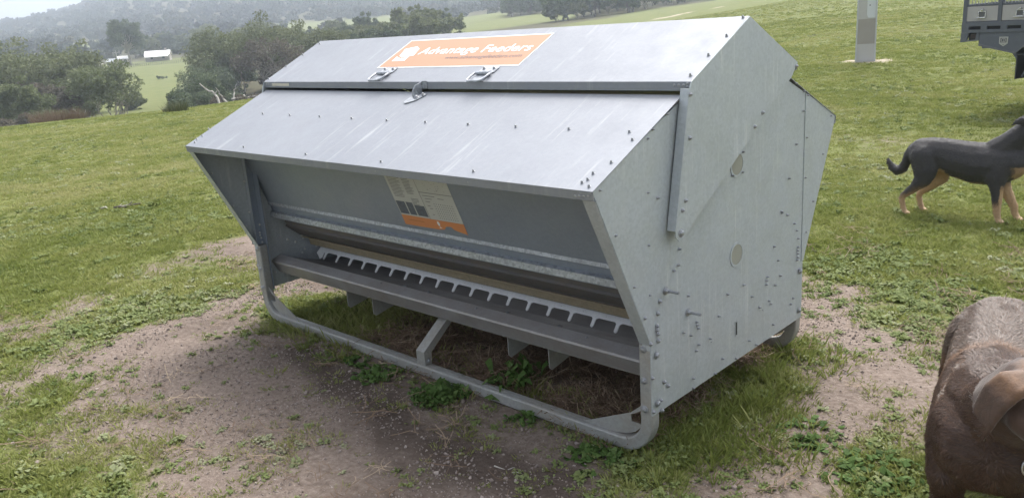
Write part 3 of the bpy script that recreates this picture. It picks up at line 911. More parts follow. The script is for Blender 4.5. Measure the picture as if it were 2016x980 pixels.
for i in range(40):
    x = .13 + rg.random() * .18; z = .885 + rg.random() * .08
    bar(x, x + .004, z, z + .002, 0)
flat_poly(mb, [wp(.158 + .009 * math.cos(a), .722 + .013 * math.sin(a), .0042) for a in np.linspace(0, 2 * math.pi, 7)[:-1]], 2)
flat_poly(mb, [wp(.150, .701, .0042), wp(.172, .700, .0042), wp(.161, .707, .0042)], 2)
bar(-.05, .06, .716, .719, 3)
mb.build('printed_text', [plain('grey_ink', (.16, .16, .16), .6), plain('printed_photo', (.13, .15, .18), .5, 0, .5, 90), M_WHITEV, plain('dark_orange_ink', (.45, .17, .07), .6)], sheet)
# ------------------------------------------------------------ vegetation materials
def leafmat(name, c1, c2, c3, rough=.7, inst=False, trans=.25):
    m, n, b = mat(name)
    at = N(n, 'ShaderNodeAttribute', attribute_name='tint')
    if inst: at.attribute_type = 'INSTANCER'
    colr = ramp(n, at.outputs['Fac'], [(0, c1), (.5, c2), (1, c3)])
    n.links.new(colr, b.inputs['Base Color'])
    b.inputs['Roughness'].default_value = rough
    b.inputs['Specular IOR Level'].default_value = .25
    if trans:
        tr = N(n, 'ShaderNodeBsdfTranslucent'); n.links.new(colr, tr.inputs['Color'])
        ms = N(n, 'ShaderNodeMixShader'); ms.inputs[0].default_value = trans
        out = n.nodes['Material Output']
        n.links.new(b.outputs[0], ms.inputs[1]); n.links.new(tr.outputs[0], ms.inputs[2]); n.links.new(ms.outputs[0], out.inputs['Surface'])
    return m
L_GUM = leafmat('gum_leaves', (.095, .112, .048), (.15, .172, .078), (.22, .24, .125))
L_DARK = leafmat('dark_bush_leaves', (.058, .082, .043), (.095, .125, .064), (.14, .175, .092))
L_PALE = leafmat('pale_gum_leaves', (.11, .135, .055), (.16, .19, .082), (.22, .24, .125))
L_BROWN = leafmat('dry_scrub_twigs', (.085, .075, .050), (.125, .108, .076), (.17, .15, .11))
L_RUST = leafmat('rusty_reeds', (.12, .085, .06), (.17, .125, .088), (.23, .175, .125))
L_REED = leafmat('grey_green_rushes', (.06, .075, .035), (.10, .115, .055), (.17, .165, .09))
M_BARK = plain('pale_gum_bark', (.38, .34, .29), .9, 0, .3, 6)
M_BARKD = plain('dark_bark', (.10, .085, .07), .95, 0, .3, 6)
M_DEAD = plain('bleached_dead_wood', (.44, .41, .37), .9, 0, .2, 6)

def leaves(rng, C, Rd, per, size, flat=.75):
    """leaf-sized quads filling clumps with centres C and radii Rd"""
    Vs, Ts = [], []
    for c, r in zip(C, Rd):
        k = max(4, int(per * (r / np.mean(Rd)) ** 2))
        d = rng.normal(size=(k, 3)); d /= np.linalg.norm(d, axis=1)[:, None]
        rad = r * rng.random(k) ** .42
        p = np.asarray(c) + d * rad[:, None] * np.array([1, 1, flat])
        Vs.append(p); Ts.append(np.clip(rng.normal(.5, .18, k) + rng.normal(0, .16), 0, 1))
    Pn = np.concatenate(Vs); T = np.concatenate(Ts); k = len(Pn)
    a = rng.normal(size=(k, 3)); a /= np.linalg.norm(a, axis=1)[:, None]
    b_ = np.cross(a, rng.normal(size=(k, 3))); b_ /= np.linalg.norm(b_, axis=1)[:, None]
    s = size * (.6 + .8 * rng.random(k))[:, None]
    V = np.stack([Pn - a * s, Pn + b_ * s * .45, Pn + a * s, Pn - b_ * s * .45], 1).reshape(-1, 3)
    F = np.arange(4 * k).reshape(-1, 4)
    return V, F, T
def limb(mb, p0, p1, r0, r1, rng, kink=.08, k=5):
    p0 = np.array(p0, float); p1 = np.array(p1, float); L = np.linalg.norm(p1 - p0)
    P = [p0 + (p1 - p0) * t + (rng.normal(size=3) * L * kink * math.sin(math.pi * t)) for t in np.linspace(0, 1, k)]
    mb.tube([tuple(q) for q in P], list(np.linspace(r0, r1, k)), 6)
    return P
def make_tree(name, h, wd, seed, leafm, barkm, stems=1, clumps=16, per=150, size=.2, base=.42, lean=0.0, spread=.5, bare=0.0, part='trunk', flat=.75):
    """tapered trunk(s) and limbs with an open crown of leaf clumps; returns (trunk MB, crown arrays)"""
    rng = np.random.default_rng(seed)
    mb = MB(); C, Rd = [], []
    tops = []
    for s in range(stems):
        a = rng.random() * 6.28
        off = np.array([math.cos(a), math.sin(a), 0]) * (0 if stems == 1 else .09 * h * rng.random())
        top = off + np.array([math.cos(a) * wd * .22 * spread * (stems > 1) + lean * h * .4, math.sin(a) * wd * .22 * spread * (stems > 1), h * base * (1 + .25 * rng.random())])
        r0 = h * (.030 if stems == 1 else .0125)
        P = limb(mb, off - np.array([0, 0, .4]), top, r0, r0 * .6, rng, .06, 6)
        tops.append((top, r0 * .6))
    for i in range(clumps):
        u = rng.random(); a = rng.random() * 6.28
        rr = wd * .5 * (.25 + .72 * math.sqrt(rng.random()))
        zc = h * (base + .12 + (1 - base - .2) * u)
        shp = math.sqrt(max(.08, 1 - ((zc / h - (base + .28)) / (1.02 - base - .2)) ** 2))
        c = np.array([math.cos(a) * rr * shp + lean * h * .5, math.sin(a) * rr * shp, zc])
        t, r = tops[rng.integers(len(tops))]
        limb(mb, t - np.array([0, 0, h * .06 * rng.random()]), c, r * .5, r * .10, rng, .09, 5)
        if rng.random() >= bare:
            C.append(c); Rd.append(wd * (.11 + .10 * rng.random()))
            for q in range(2):
                C.append(c + rng.normal(size=3) * wd * .09); Rd.append(wd * (.06 + .06 * rng.random()))
    V, F, T = leaves(rng, C, Rd, per, size, flat)
    return mb, (V, F, T)
def put_tree(name, proto, leafm, barkm, loc, label, cat='tree', group=None, rz=0.0, crown='crown', trunk='trunk', sc_=1.0):
    mb, (V, F, T) = proto
    t = thing(name, label, cat, loc, rz, group)
    mb.build(trunk, barkm, t, smooth=True)
    np_mesh(crown, V, F, leafm, t, {'tint': ('FLOAT', 'FACE', T)})
    t.scale = (sc_,) * 3
    return t
def bush_proto(h, wd, seed, clumps=9, per=220, size=.16, deep=1.0, flat=.85):
    rng = np.random.default_rng(seed)
    mb = MB(); C, Rd = [], []
    for i in range(clumps):
        a = rng.random() * 6.28; rr = wd * .5 * math.sqrt(rng.random()) * .8
        c = np.array([math.cos(a) * rr, math.sin(a) * rr * deep, h * (.30 + .45 * rng.random() * (1 - (rr / wd) ** 2))])
        limb(mb, (rng.normal() * .1 * wd, rng.normal() * .1 * wd, -.3), c, .05 * h, .012 * h, rng, .05, 4)
        C.append(c); Rd.append(h * (.24 + .12 * rng.random()))
        for q in range(2):
            C.append(c + rng.normal(size=3) * h * .16); Rd.append(h * (.10 + .1 * rng.random()))
    return mb, leaves(rng, C, Rd, per, size, flat)

# trees at the near edge of the valley (column in the photograph, distance)
P_ = lambda px, D: tuple(at_dist(px, D))
put_tree('gum_tree', make_tree('', 7.4, 8.0, 11, 0, 0, stems=11, clumps=46, per=70, size=.20, base=.30, spread=1.3), L_PALE, M_BARK, P_(190, 122), 'clump of slim pale multi-stemmed gum saplings at the paddock edge left of the dark bush')
put_tree('gum_tree', make_tree('', 9.2, 15.0, 12, 0, 0, stems=3, clumps=44, per=150, size=.24, base=.30, spread=.9), L_GUM, M_BARK, P_(88, 138), 'broad olive gum tree with pale forked limbs above the rusty reeds')
put_tree('gum_tree', make_tree('', 9.6, 14.0, 13, 0, 0, stems=2, clumps=40, per=150, size=.24, base=.28, spread=.9), L_GUM, M_BARK, P_(6, 142), 'olive gum tree cut by the left edge of the photo')
put_tree('gum_tree', make_tree('', 7.2, 8.0, 14, 0, 0, stems=2, clumps=26, per=130, size=.24, base=.42, lean=-.1), L_GUM, M_BARK, P_(150, 150), 'grey-green gum tree behind the slim multi-stemmed saplings')
put_tree('scrub_tree', make_tree('', 6.0, 6.0, 15, 0, 0, stems=3, clumps=20, per=120, size=.20, base=.35), L_BROWN, M_BARKD, P_(80, 124), 'low brownish scrubby tree just above the rusty reeds')
put_tree('scrub_tree', make_tree('', 6.2, 6.5, 16, 0, 0, stems=2, clumps=18, per=120, size=.20, base=.30), L_PALE, M_BARKD, P_(22, 118), 'small green tree low in the left corner of the valley')
put_tree('gum_tree', make_tree('', 10.8, 15.0, 17, 0, 0, stems=3, clumps=46, per=150, size=.24, base=.36), L_GUM, M_BARK, P_(468, 150), 'big spreading gum tree behind the dead pale limbs')
put_tree('gum_tree', make_tree('', 8.4, 10.0, 18, 0, 0, stems=3, clumps=28, per=100, size=.2, base=.34, bare=.4), L_BROWN, M_BARK, P_(528, 140), 'thin greyish half-bare gum tree beside the far end of the feeder lid')
put_tree('gum_tree', make_tree('', 9.0, 12.0, 19, 0, 0, stems=2, clumps=34, per=130, size=.24, base=.36), L_GUM, M_BARK, P_(600, 152), 'gum tree directly behind the far end of the feeder roof')
put_tree('eucalyptus_tree', make_tree('', 15.0, 11.5, 20, 0, 0, stems=1, clumps=34, per=150, size=.34, base=.34), L_DARK, M_BARK, P_(252, 322), 'tall dark tree standing over the white farm sheds')
def bush(px, D, h, wd, seed, leafm, label, name='shrub', cat='shrub', per=240, size=.17, group=None):
    return put_tree(name, bush_proto(h, wd, seed, 12, per, size), leafm, M_BARKD, P_(px, D), label, cat, group, crown='foliage', trunk='stem')
bush(345, 104, 4.2, 7.5, 31, L_DARK, 'large rounded dark green bush in front of the paddock with the sheds')
bush(392, 108, 4.6, 8.0, 32, L_DARK, 'rounded dark green bush below the dead pale limbs')
bush(368, 126, 6.2, 6.5, 33, L_DARK, 'dark upright bush behind the two rounded bushes')
bush(322, 98, 2.6, 4.5, 34, L_DARK, 'low dark bush at the left foot of the big rounded bush')
bush(284, 106, 1.7, 6.0, 35, L_BROWN, 'low brown scrub patch at the bottom of the green paddock')
bush(455, 96, 2.4, 9.0, 36, L_BROWN, 'purplish brown scrub along the field edge below the spreading gum')
bush(508, 92, 2.2, 7.0, 37, L_BROWN, 'brown scrub touching the far corner of the feeder')
bush(420, 140, 6.0, 8.0, 38, L_DARK, 'dark bush behind the dead pale limbs')
bush(52, 116, 3.4, 7.0, 39, L_GUM, 'low olive bush under the broad gum tree left of the saplings')
bush(128, 132, 3.6, 7.0, 40, L_PALE, 'pale green bush behind the leaning fallen trunk')
bush(236, 150, 3.0, 4.5, 45, L_PALE, 'pale green bush at the right edge of the saplings, below the utility pole')
bush(-10, 108, 3.0, 6.0, 46, L_BROWN, 'brown scrub at the left edge of the photo behind the field crest')
# rusty reeds and the tussock on the near crest
def tuft(h, wd, k, seed, wid=.012, lean=.35, sink=.05):
    rng = np.random.default_rng(seed)
    a = rng.random(k) * 6.28; r = wd * .5 * np.sqrt(rng.random(k))
    b0 = np.stack([np.cos(a) * r, np.sin(a) * r, np.full(k, -sink)], 1)
    hh = h * (.55 + .45 * rng.random(k))
    d = np.stack([np.cos(a) * lean * (r / wd + .2) + rng.normal(0, .12, k), np.sin(a) * lean * (r / wd + .2) + rng.normal(0, .12, k), np.ones(k)], 1)
    mid = b0 + d * hh[:, None] * .55; top = b0 + d * hh[:, None] * np.array([1.25, 1.25, .98])
    t = rng.random(k) * 6.28; wv = np.stack([np.cos(t), np.sin(t), np.zeros(k)], 1) * wid
    V = np.stack([b0 - wv, b0 + wv, mid + wv * .8, mid - wv * .8, top + wv * .15, top - wv * .15], 1).reshape(-1, 3)
    i = np.arange(k)[:, None] * 6
    F = np.concatenate([i + np.array([[0, 1, 2, 3]]), i + np.array([[3, 2, 4, 5]])], 1).reshape(-1, 4)
    T = np.repeat(np.clip(rng.normal(.5, .22, k), 0, 1), 2)
    return V, F, T
V, F, T = tuft(1.55, 2.0, 2200, 41, .014)
o = np_mesh('reed_bed', V, F, L_RUST, None, {'tint': ('FLOAT', 'FACE', T)})
o.location = P_(88, 50); o.scale = (1, 1, 1)
tag(o, 'rusty brown bed of reeds at the left edge of the field', 'reeds')
V, F, T = tuft(1.25, 1.0, 700, 42, .014)
o = np_mesh('reed_bed', V, F, L_BROWN, None, {'tint': ('FLOAT', 'FACE', T)})
o.location = P_(124, 50)
tag(o, 'smaller dull brown reed patch right of the rusty reeds', 'reeds')
V, F, T = tuft(.50, .62, 260, 43, .008, .55)
o = np_mesh('rush_tussock', V, F, L_REED, None, {'tint': ('FLOAT', 'FACE', T)})
tp = at_dist(328, 33); o.location = tuple(tp)
tag(o, 'dark rush tussock standing alone on the near green field', 'tussock')
V, F, T = tuft(.36, .3, 90, 44, .008, .55)
o = np_mesh('rush_tussock', V, F, L_REED, None, {'tint': ('FLOAT', 'FACE', T)})
o.location = tuple(at_dist(308, 33))
tag(o, 'small thin rush tuft just left of the dark tussock', 'tussock')
# dead wood
def deadwood(name, label, base, pts, r0, cat='dead branch'):
    rng = np.random.default_rng(len(label))
    t = MB()
    for a, b_, ra, rb in pts:
        limb(t, a, b_, ra, rb, rng, .07, 6)
    o = t.build(name, M_DEAD, None, smooth=True)
    o.location = base
    return tag(o, label, cat)
q = at_dist(432, 95); s_ = 95 / FPX                # metres per photo pixel there
rx = np.array([RT[0], RT[1], 0]) / np.hypot(RT[0], RT[1])
def off(px, py, dd=0.0): return rx * px * s_ + np.array([0, 0, py * s_]) + np.array([FW[0], FW[1], 0]) * dd
deadwood('dead_tree', 'bleached leafless dead limbs sprawling above the rounded dark bushes', tuple(q), [(off(-15, 10), off(-30, 44, 1), .20, .10), (off(-30, 44, 1), off(-52, 66, .5), .11, .05), (off(5, 8), off(-10, 36), .2, .10), (off(-10, 36), off(-15, 58, -1), .09, .03), (off(5, 12), off(7, 46, 1), .16, .05), (off(7, 46, 1), off(14, 62, 1), .06, .02), (off(6, 34), off(30, 34, 2), .12, .08), (off(30, 34, 2), off(54, 36, 2.5), .08, .03), (off(30, 34, 2), off(38, 22, 1.5), .07, .03), (off(44, 35, 2.2), off(62, 20, 2), .06, .02), (off(-30, 44, 1), off(-24, 52, 1), .06, .02)], .2)
q = at_dist(150, 118); s_ = 118 / FPX
deadwood('fallen_log', 'pale fallen tree trunk leaning left of the multi-stemmed saplings', tuple(q), [(off(12, 4), off(-12, 20), .25, .16), (off(-12, 20), off(-32, 32, .5), .16, .07), (off(-8, 18), off(-10, 30, .8), .09, .03)], .2, 'log')
q = at_dist(100, 110); s_ = 110 / FPX
deadwood('fallen_log', 'thin pale log lying flat behind the rusty reeds', tuple(q), [(off(-24, 9), off(0, 8), .14, .12), (off(0, 8), off(10, 14, .4), .10, .04)], .2, 'log')
q = at_dist(212, 116); s_ = 116 / FPX
deadwood('fallen_log', 'pale log lying right of the sapling stems', tuple(q), [(off(-30, 6), off(14, 8), .12, .08)], .2, 'log')
del s_

# valley and hillside bush
vprot = []
for i, (h_, w_, lm, bm_, st) in enumerate(((9, 9.5, L_GUM, M_BARK, 2), (11, 10, L_GUM, M_BARK, 1), (7.5, 9, L_DARK, M_BARKD, 2), (9.5, 8, L_DARK, M_BARKD, 1), (8, 8.5, L_PALE, M_BARK, 3), (8, 9, L_BROWN, M_BARK, 2))):
    mb, (V, F, T) = make_tree('', h_, w_, 60 + i, lm, bm_, stems=st, clumps=24, per=62, size=.42, base=.16)
    tr = mb.build('trunk', bm_, None, smooth=True); cr = np_mesh('crown', V, F, lm, None, {'tint': ('FLOAT', 'FACE', T)})
    vprot.append((tr.data, cr.data)); bpy.data.objects.remove(tr); bpy.data.objects.remove(cr)
rng = np.random.default_rng(5)
def belt_tree(x, y, i, s, label, group):
    t = thing('gum_tree', label, 'tree', (x, y, gz(x, y)), rng.random() * 6.28, group)
    for nm, me in zip(('trunk', 'crown'), vprot[i]):
        o = bpy.data.objects.new(nm, me); col.objects.link(o); o.parent = t
    t.scale = (s, s, s * (.85 + .3 * rng.random()))
cnt = 0
def belt(c0, c1, d0, d1, k, label, group, smin=.8, smax=1.25, kinds=(0, 1, 2, 3, 4, 5)):
    global cnt
    for _ in range(k):
        for tr_ in range(30):
            px_ = c0 + (c1 - c0) * rng.random(); D = d0 + (d1 - d0) * rng.random()
            p = at_dist(px_, D)
            if wooded(np.array([p[0]]), np.array([p[1]]))[0] > .5: break
        else: continue
        belt_tree(p[0], p[1], int(rng.choice(kinds)), smin + (smax - smin) * rng.random(), label, group)
        cnt += 1
belt(-60, 215, 160, 330, 42, 'olive gum tree in the left valley wood below the hill', 'trees in the left valley wood', .6, .95)
belt(225, 560, 352, 440, 40, 'gum tree in the wood right behind the white farm sheds', 'trees behind the farm sheds', .6, .9, (0, 1, 2, 3))
belt(395, 700, 155, 300, 40, 'gum tree in the wood above the far end of the feeder lid', 'trees above the far feeder end', .55, .85)
belt(640, 900, 165, 238, 22, 'gum tree in the low belt just above the feeder ridge', 'trees above the feeder ridge', .6, .95)
belt(880, 1110, 335, 375, 22, 'dark tree in the thin row along the sloping paddock', 'row along the sloping paddock', .6, 1.0, (2, 3))
belt(1085, 1480, 225, 330, 60, 'dark tree in the dense belt at the top of the right-hand field', 'dense belt over the right-hand field', .7, 1.15, (0, 2, 3))

def scatter(name, pts, rot, scl, idx, tint, variants, material, label=None, cat=None, kind='stuff', parent=None):
    """instances of small meshes on given points"""
    me = bpy.data.meshes.new(name)
    k = len(pts)
    me.vertices.add(k); me.vertices.foreach_set('co', np.asarray(pts, np.float32).ravel())
    for an, typ, dat, key in (('rot', 'FLOAT_VECTOR', rot, 'vector'), ('scl', 'FLOAT', scl, 'value'), ('tint', 'FLOAT', tint, 'value')):
        a = me.attributes.new(an, typ, 'POINT'); a.data.foreach_set(key, np.asarray(dat, np.float32).ravel())
    a = me.attributes.new('idx', 'INT', 'POINT'); a.data.foreach_set('value', np.asarray(idx, np.int32))
    o = bpy.data.objects.new(name, me); col.objects.link(o)
    if parent: o.parent = parent
    c = bpy.data.collections.new(name + '_pieces')
    for i, (V, F, mt, T) in enumerate(variants):
        q = np_mesh(f'{name}_piece', V, F, mt, None, {'shade': ('FLOAT', 'FACE', T)}, link=False)
        q.name = f'{name}_piece_{i:02d}'
        c.objects.link(q)
    ng = bpy.data.node_groups.new(name + '_nodes', 'GeometryNodeTree')
    ng.interface.new_socket('Geometry', in_out='INPUT', socket_type='NodeSocketGeometry')
    ng.interface.new_socket('Geometry', in_out='OUTPUT', socket_type='NodeSocketGeometry')
    gi = ng.nodes.new('NodeGroupInput'); go = ng.nodes.new('NodeGroupOutput')
    ip = ng.nodes.new('GeometryNodeInstanceOnPoints'); ci = ng.nodes.new('GeometryNodeCollectionInfo')
    ci.inputs['Collection'].default_value = c
    ci.inputs['Separate Children'].default_value = True; ci.inputs['Reset Children'].default_value = True
    def na(nm, t):
        q = ng.nodes.new('GeometryNodeInputNamedAttribute'); q.data_type = t; q.inputs['Name'].default_value = nm
        return q.outputs[0]
    mp = ng.nodes.new('GeometryNodeMeshToPoints')
    ng.links.new(gi.outputs[0], mp.inputs[0]); ng.links.new(mp.outputs[0], ip.inputs['Points'])
    ng.links.new(ci.outputs[0], ip.inputs['Instance'])
    ip.inputs['Pick Instance'].default_value = True
    ng.links.new(na('idx', 'INT'), ip.inputs['Instance Index'])
    er = ng.nodes.new('FunctionNodeEulerToRotation'); ng.links.new(na('rot', 'FLOAT_VECTOR'), er.inputs[0]); ng.links.new(er.outputs[0], ip.inputs['Rotation'])
    ng.links.new(na('scl', 'FLOAT'), ip.inputs['Scale'])
    ng.links.new(ip.outputs[0], go.inputs[0])
    md = o.modifiers.new('scatter', 'NODES'); md.node_group = ng
    return tag(o, label, cat, kind=kind)

# far hillside bush: too many to count
hv = []
L_HILL = leafmat('hill_bush_leaves', (.030, .045, .024), (.055, .070, .036), (.11, .105, .06), inst=True, trans=0)
for i in range(6):
    r2 = np.random.default_rng(200 + i)
    C = r2.normal(size=(7, 3)) * np.array([1.3, 1.3, .55]) + np.array([0, 0, 2.0]); Rd = .9 + .7 * r2.random(7)
    V, F, T = leaves(r2, C, Rd, 36, .75)
    hv.append((V, F, L_HILL, T))
r2 = np.random.default_rng(77)
k = 60000
aa = -40 + 80 * r2.random(k); dd = 330 + (2150 - 330) * np.sqrt(r2.random(k))
ang = np.radians(aa + YAW); hx = CAM[0] + np.sin(ang) * dd; hy = CAM[1] + np.cos(ang) * dd
dens = fbm(hx * .006, hy * .006, 88, 4) * .9 + fbm(hx * .03, hy * .03, 89, 3) * .5
low = 1 - sm(520, 900, dd)                            # lower slopes are closed bush, upper slopes open
prob = np.clip((dens - .52) * 3.2, .06, 1) * (1 - low) + low * np.clip((dens - .30) * 3.2, .15, 1)
keep = (wooded(hx, hy) > .5) & (r2.random(k) < prob * .9)
hx, hy, dd = hx[keep], hy[keep], dd[keep]; k = len(hx)
pts = np.stack([hx, hy, ground(hx, hy) - .6], 1)
scatter('hillside_bush', pts, np.stack([np.zeros(k), np.zeros(k), r2.random(k) * 6.28], 1), (.7 + 1.0 * r2.random(k) ** 2) * np.where(dd < 800, 1.25, 1.0), r2.integers(0, 6, k), np.clip(r2.normal(.5, .25, k), 0, 1), hv, L_HILL, 'grey-green bush scattered over the hazy hill above the valley', 'bush')
# pale rocks on the hill
M_ROCK = plain('pale_granite', (.42, .40, .36), .9, 0, .2, .5)
rv = []
for i in range(3):
    bm = bmesh.new(); bmesh.ops.create_icosphere(bm, subdivisions=1, radius=1.2)
    r3 = np.random.default_rng(300 + i)
    V = np.array([v.co[:] for v in bm.verts]) * (1 + .35 * r3.normal(size=(len(bm.verts), 1))) * np.array([1.4, 1, .6]); F = np.array([[v.index for v in f.verts] for f in bm.faces]); bm.free()
    rv.append((V, F, M_ROCK, np.full(len(F), .5)))
k = 900
aa = -34 + 34 * r2.random(k); dd = 640 + 900 * r2.random(k)
ang = np.radians(aa + YAW); hx = CAM[0] + np.sin(ang) * dd; hy = CAM[1] + np.cos(ang) * dd
keep = fbm(hx * .012, hy * .012, 93, 3) > .54
hx, hy = hx[keep], hy[keep]; k = len(hx)
scatter('hillside_rocks', np.stack([hx, hy, ground(hx, hy)], 1), np.stack([np.zeros(k), np.zeros(k), r2.random(k) * 6.28], 1), .6 + 1.3 * r2.random(k) ** 3, r2.integers(0, 3, k), np.full(k, .5), rv, M_ROCK, 'pale granite rocks scattered over the hazy hillside', 'rocks')
# ------------------------------------------------------------ farm buildings, pole, fence in the valley
def house(name, label, cat, px, D, L, Wd, hw, hr, rz, roofc, wallc, chimney=False, ver=False):
    q = at_dist(px, D)
    t = thing(name, label, cat, tuple(q), rz)
    mr = plain(name + '_roof_iron', roofc, .45, .2, .06, 2); mw = plain(name + '_wall', wallc, .9, 0, .1, 2)
    mb = MB(); mb.box(-L / 2, L / 2, -Wd / 2, Wd / 2, -1.0, hw)
    for s in (-1, 1): mb.prism([(s * L / 2, -Wd / 2, hw), (s * L / 2, Wd / 2, hw), (s * L / 2, 0, hw + hr)], (-s, 0, 0), .1)
    wl = mb.build('wall', mw, t)
    mb = MB(); e = .35
    k = hr / (Wd / 2)
    mb.sheet_x([(-Wd / 2 - e, hw - k * e + .05), (0, hw + hr + .05), (Wd / 2 + e, hw - k * e + .05)], -L / 2 - e, L / 2 + e, .06)
    rf = mb.build('roof', mr, t)
    if ver:
        mb = MB(); mb.sheet_x([(-Wd / 2 - 2.2, hw - .75), (-Wd / 2 - .3, hw - .15)], -L / 2, L / 2, .05)
        mb.build('verandah_roof', mr, t)
        for i in range(5):
            x = -L / 2 + .2 + i * (L - .4) / 4
            p = MB(); p.box(x - .05, x + .05, -Wd / 2 - 2.1, -Wd / 2 - 2.0, -1, hw - .75); p.build('post', mw, t)
    if chimney:
        mb = MB(); mb.box(L * .3, L * .3 + .6, -.3, .3, hw + hr * .4, hw + hr + .8); mb.box(L * .3 - .05, L * .3 + .65, -.35, .35, hw + hr + .8, hw + hr + .9); mb.build('chimney', mw, rf)
    md = plain(name + '_dark_glass', (.03, .035, .04), .2)
    n_ = max(2, int(L / 3))
    for i in range(n_):
        x = -L / 2 + (i + .5) * L / n_
        mb = MB(); mb.box(x - .45, x + .45, -Wd / 2 - .03, -Wd / 2 + .02, .8, 1.9); mb.build('window', md, t)
    return t
camrot = R(-YAW)                                     # local -Y faces the camera
house('farm_house', 'long low white-roofed farmhouse with verandah at the top of the green paddock', 'house', 308, 335, 8.2, 4.4, 2.3, 1.25, camrot + R(10), (.78, .78, .78), (.42, .38, .35), True, True)
house('farm_shed', 'small white-roofed shed beside the tall dark tree', 'shed', 237, 326, 2.9, 3.2, 2.2, .8, camrot + R(25), (.80, .80, .80), (.40, .36, .33))
house('farm_shed', 'pale roofed shed half hidden behind the leaning utility pole', 'shed', 217, 318, 2.6, 3, 1.9, .8, camrot - R(10), (.74, .74, .73), (.44, .40, .36))
house('farm_shed', 'tiny pale hut among the trees left of the utility pole', 'shed', 190, 300, 2.0, 2.2, 1.7, .6, camrot, (.60, .56, .50), (.50, .45, .38))
mb = MB()
q = at_dist(226, 250)
mb.tube([(0, 0, -.6), (0, 0, 3.5), (0, 0, 7.4)], [.15, .13, .10], 8)
mb.tube([tuple(rx * -1.0 + np.array([0, 0, 6.8])), tuple(rx * 1.0 + np.array([0, 0, 6.8]))], .06, 6)
for u in (-.9, -.4, .4, .9): mb.dome(tuple(rx * u + np.array([0, 0, 6.86])), (0, 0, 1), .07, .18, 0, 6)
o = mb.build('utility_pole', plain('pale_pole', (.45, .43, .40), .8, 0, .1, 2))
o.location = tuple(q)
tag(o, 'thin pale utility pole in the valley left of the farm sheds', 'pole')
mb = MB()
pts = [at_dist(px_, D) for px_, D in zip(np.linspace(222, 388, 40), np.linspace(300, 296, 40))]
for p in pts: mb.tube([(p[0], p[1], p[2] - .3), (p[0], p[1], p[2] + 1.15)], .055, 5)
for z in (.35, .7, 1.05): mb.tube([(p[0], p[1], p[2] + z) for p in pts], .022, 4)
tag(mb.build('paddock_fence', plain('grey_fence_timber', (.16, .15, .14), .9)), 'post and wire fence along the top of the green paddock below the farmhouse', 'fence')
def lump(px, D, L, h, label, lm=L_DARK):
    r3 = np.random.default_rng(int(px))
    C = np.stack([r3.normal(0, L * .25, 7), r3.normal(0, L * .12, 7), np.abs(r3.normal(0, h * .2, 7)) + h * .3], 1)
    V, F, T = leaves(r3, C, np.full(7, h * .4), 60, .16)
    o = np_mesh('low_shrub', V, F, lm, None, {'tint': ('FLOAT', 'FACE', T)}); o.location = tuple(at_dist(px, D)); o.rotation_euler = (0, 0, camrot)
    tag(o, label, 'shrub')
lump(307, 232, 3.4, .9, 'low dark shrub alone in the middle of the green paddock')
lump(242, 150, .9, .7, 'tiny dark shrub near the bottom of the green paddock')

# ------------------------------------------------------------ roadside power pole of concrete between two steel channels
q = np.array(at_dist(1709, 20.4))
mps = 18.9 / FPX
pole = thing('power_pole', 'grey concrete and steel power pole on a bare sandy patch in the right-hand field', 'power pole', tuple(q), math.atan2(CAM[1] - q[1], CAM[0] - q[0]) + math.pi / 2)
pole.scale = (1.11,) * 3
wb, wt = 32.5 * mps / 2, 26 * mps / 2; hp = 9.0
M_CONC = plain('pole_concrete', (.50, .49, .48), .85, 0, .12, 3, .1)
M_CONC2 = plain('weathered_concrete', (.36, .335, .31), .9, 0, .12, 4, .1)
M_PSTEEL = galvanised('pole_steel', (.55, .56, .57), .04, .3, .5, spangle=.02)
wz = lambda z: wb + (wt - wb) * z / hp
mb = MB()
t_ = .028
def slab(mb, z0, z1, inset, d, mi=0):
    v = [(sx * (wz(z) - inset), sy * d, z) for z in (z0, z1) for sx, sy in ((-1, -1), (1, -1), (1, 1), (-1, 1))]
    mb.add(v, [(3, 2, 1, 0), (4, 5, 6, 7)] + [(i, (i + 1) % 4, 4 + (i + 1) % 4, 4 + i) for i in range(4)], mi)
slab(mb, -.5, .34, t_, .085, 0); slab(mb, .34, .82, t_, .0849, 1); slab(mb, .82, hp, t_, .085, 0)
mb.build('concrete_core', [M_CONC, M_CONC2], pole)
for s in (-1, 1):
    mb = MB()
    v = []
    for z in (-.5, hp):
        for a, d in ((0, -.10), (t_, -.10), (t_, .10), (0, .10)): v.append((s * (wz(z) - a), d, z))
    mb.add(v, [(3, 2, 1, 0), (4, 5, 6, 7)] + [(i, (i + 1) % 4, 4 + (i + 1) % 4, 4 + i) for i in range(4)])
    mb.build('steel_channel', M_PSTEEL, pole)
mb = MB()
x0, x1 = wz(1.5) - 16 * mps, wz(1.5) - t_ - .004
zlo = .84
mb.prism([(x0, -.087, zlo + .06), (x0 + .03, -.087, zlo), (x1, -.087, zlo), (x1, -.087, 2.4), (x0, -.087, 2.4)], (0, -1, 0), .012)
mb.dome((x0 + .05, -.099, 1.08), (0, -1, 0), .012, .006, 1)
mb.build('cover_plate', [plain('pale_cover_plate', (.62, .64, .66), .5, .1, .04, 5), M_SHADOWHOLE], pole)
mb = MB(); mb.box(-1.2, 1.2, -.17, -.11, 8.3, 8.42)
for u in (-1.05, 0, 1.05): mb.tube([(u, -.14, 8.42), (u, -.14, 8.62)], [.05, .03], 8)
mb.build('crossarm', M_PSTEEL, pole)

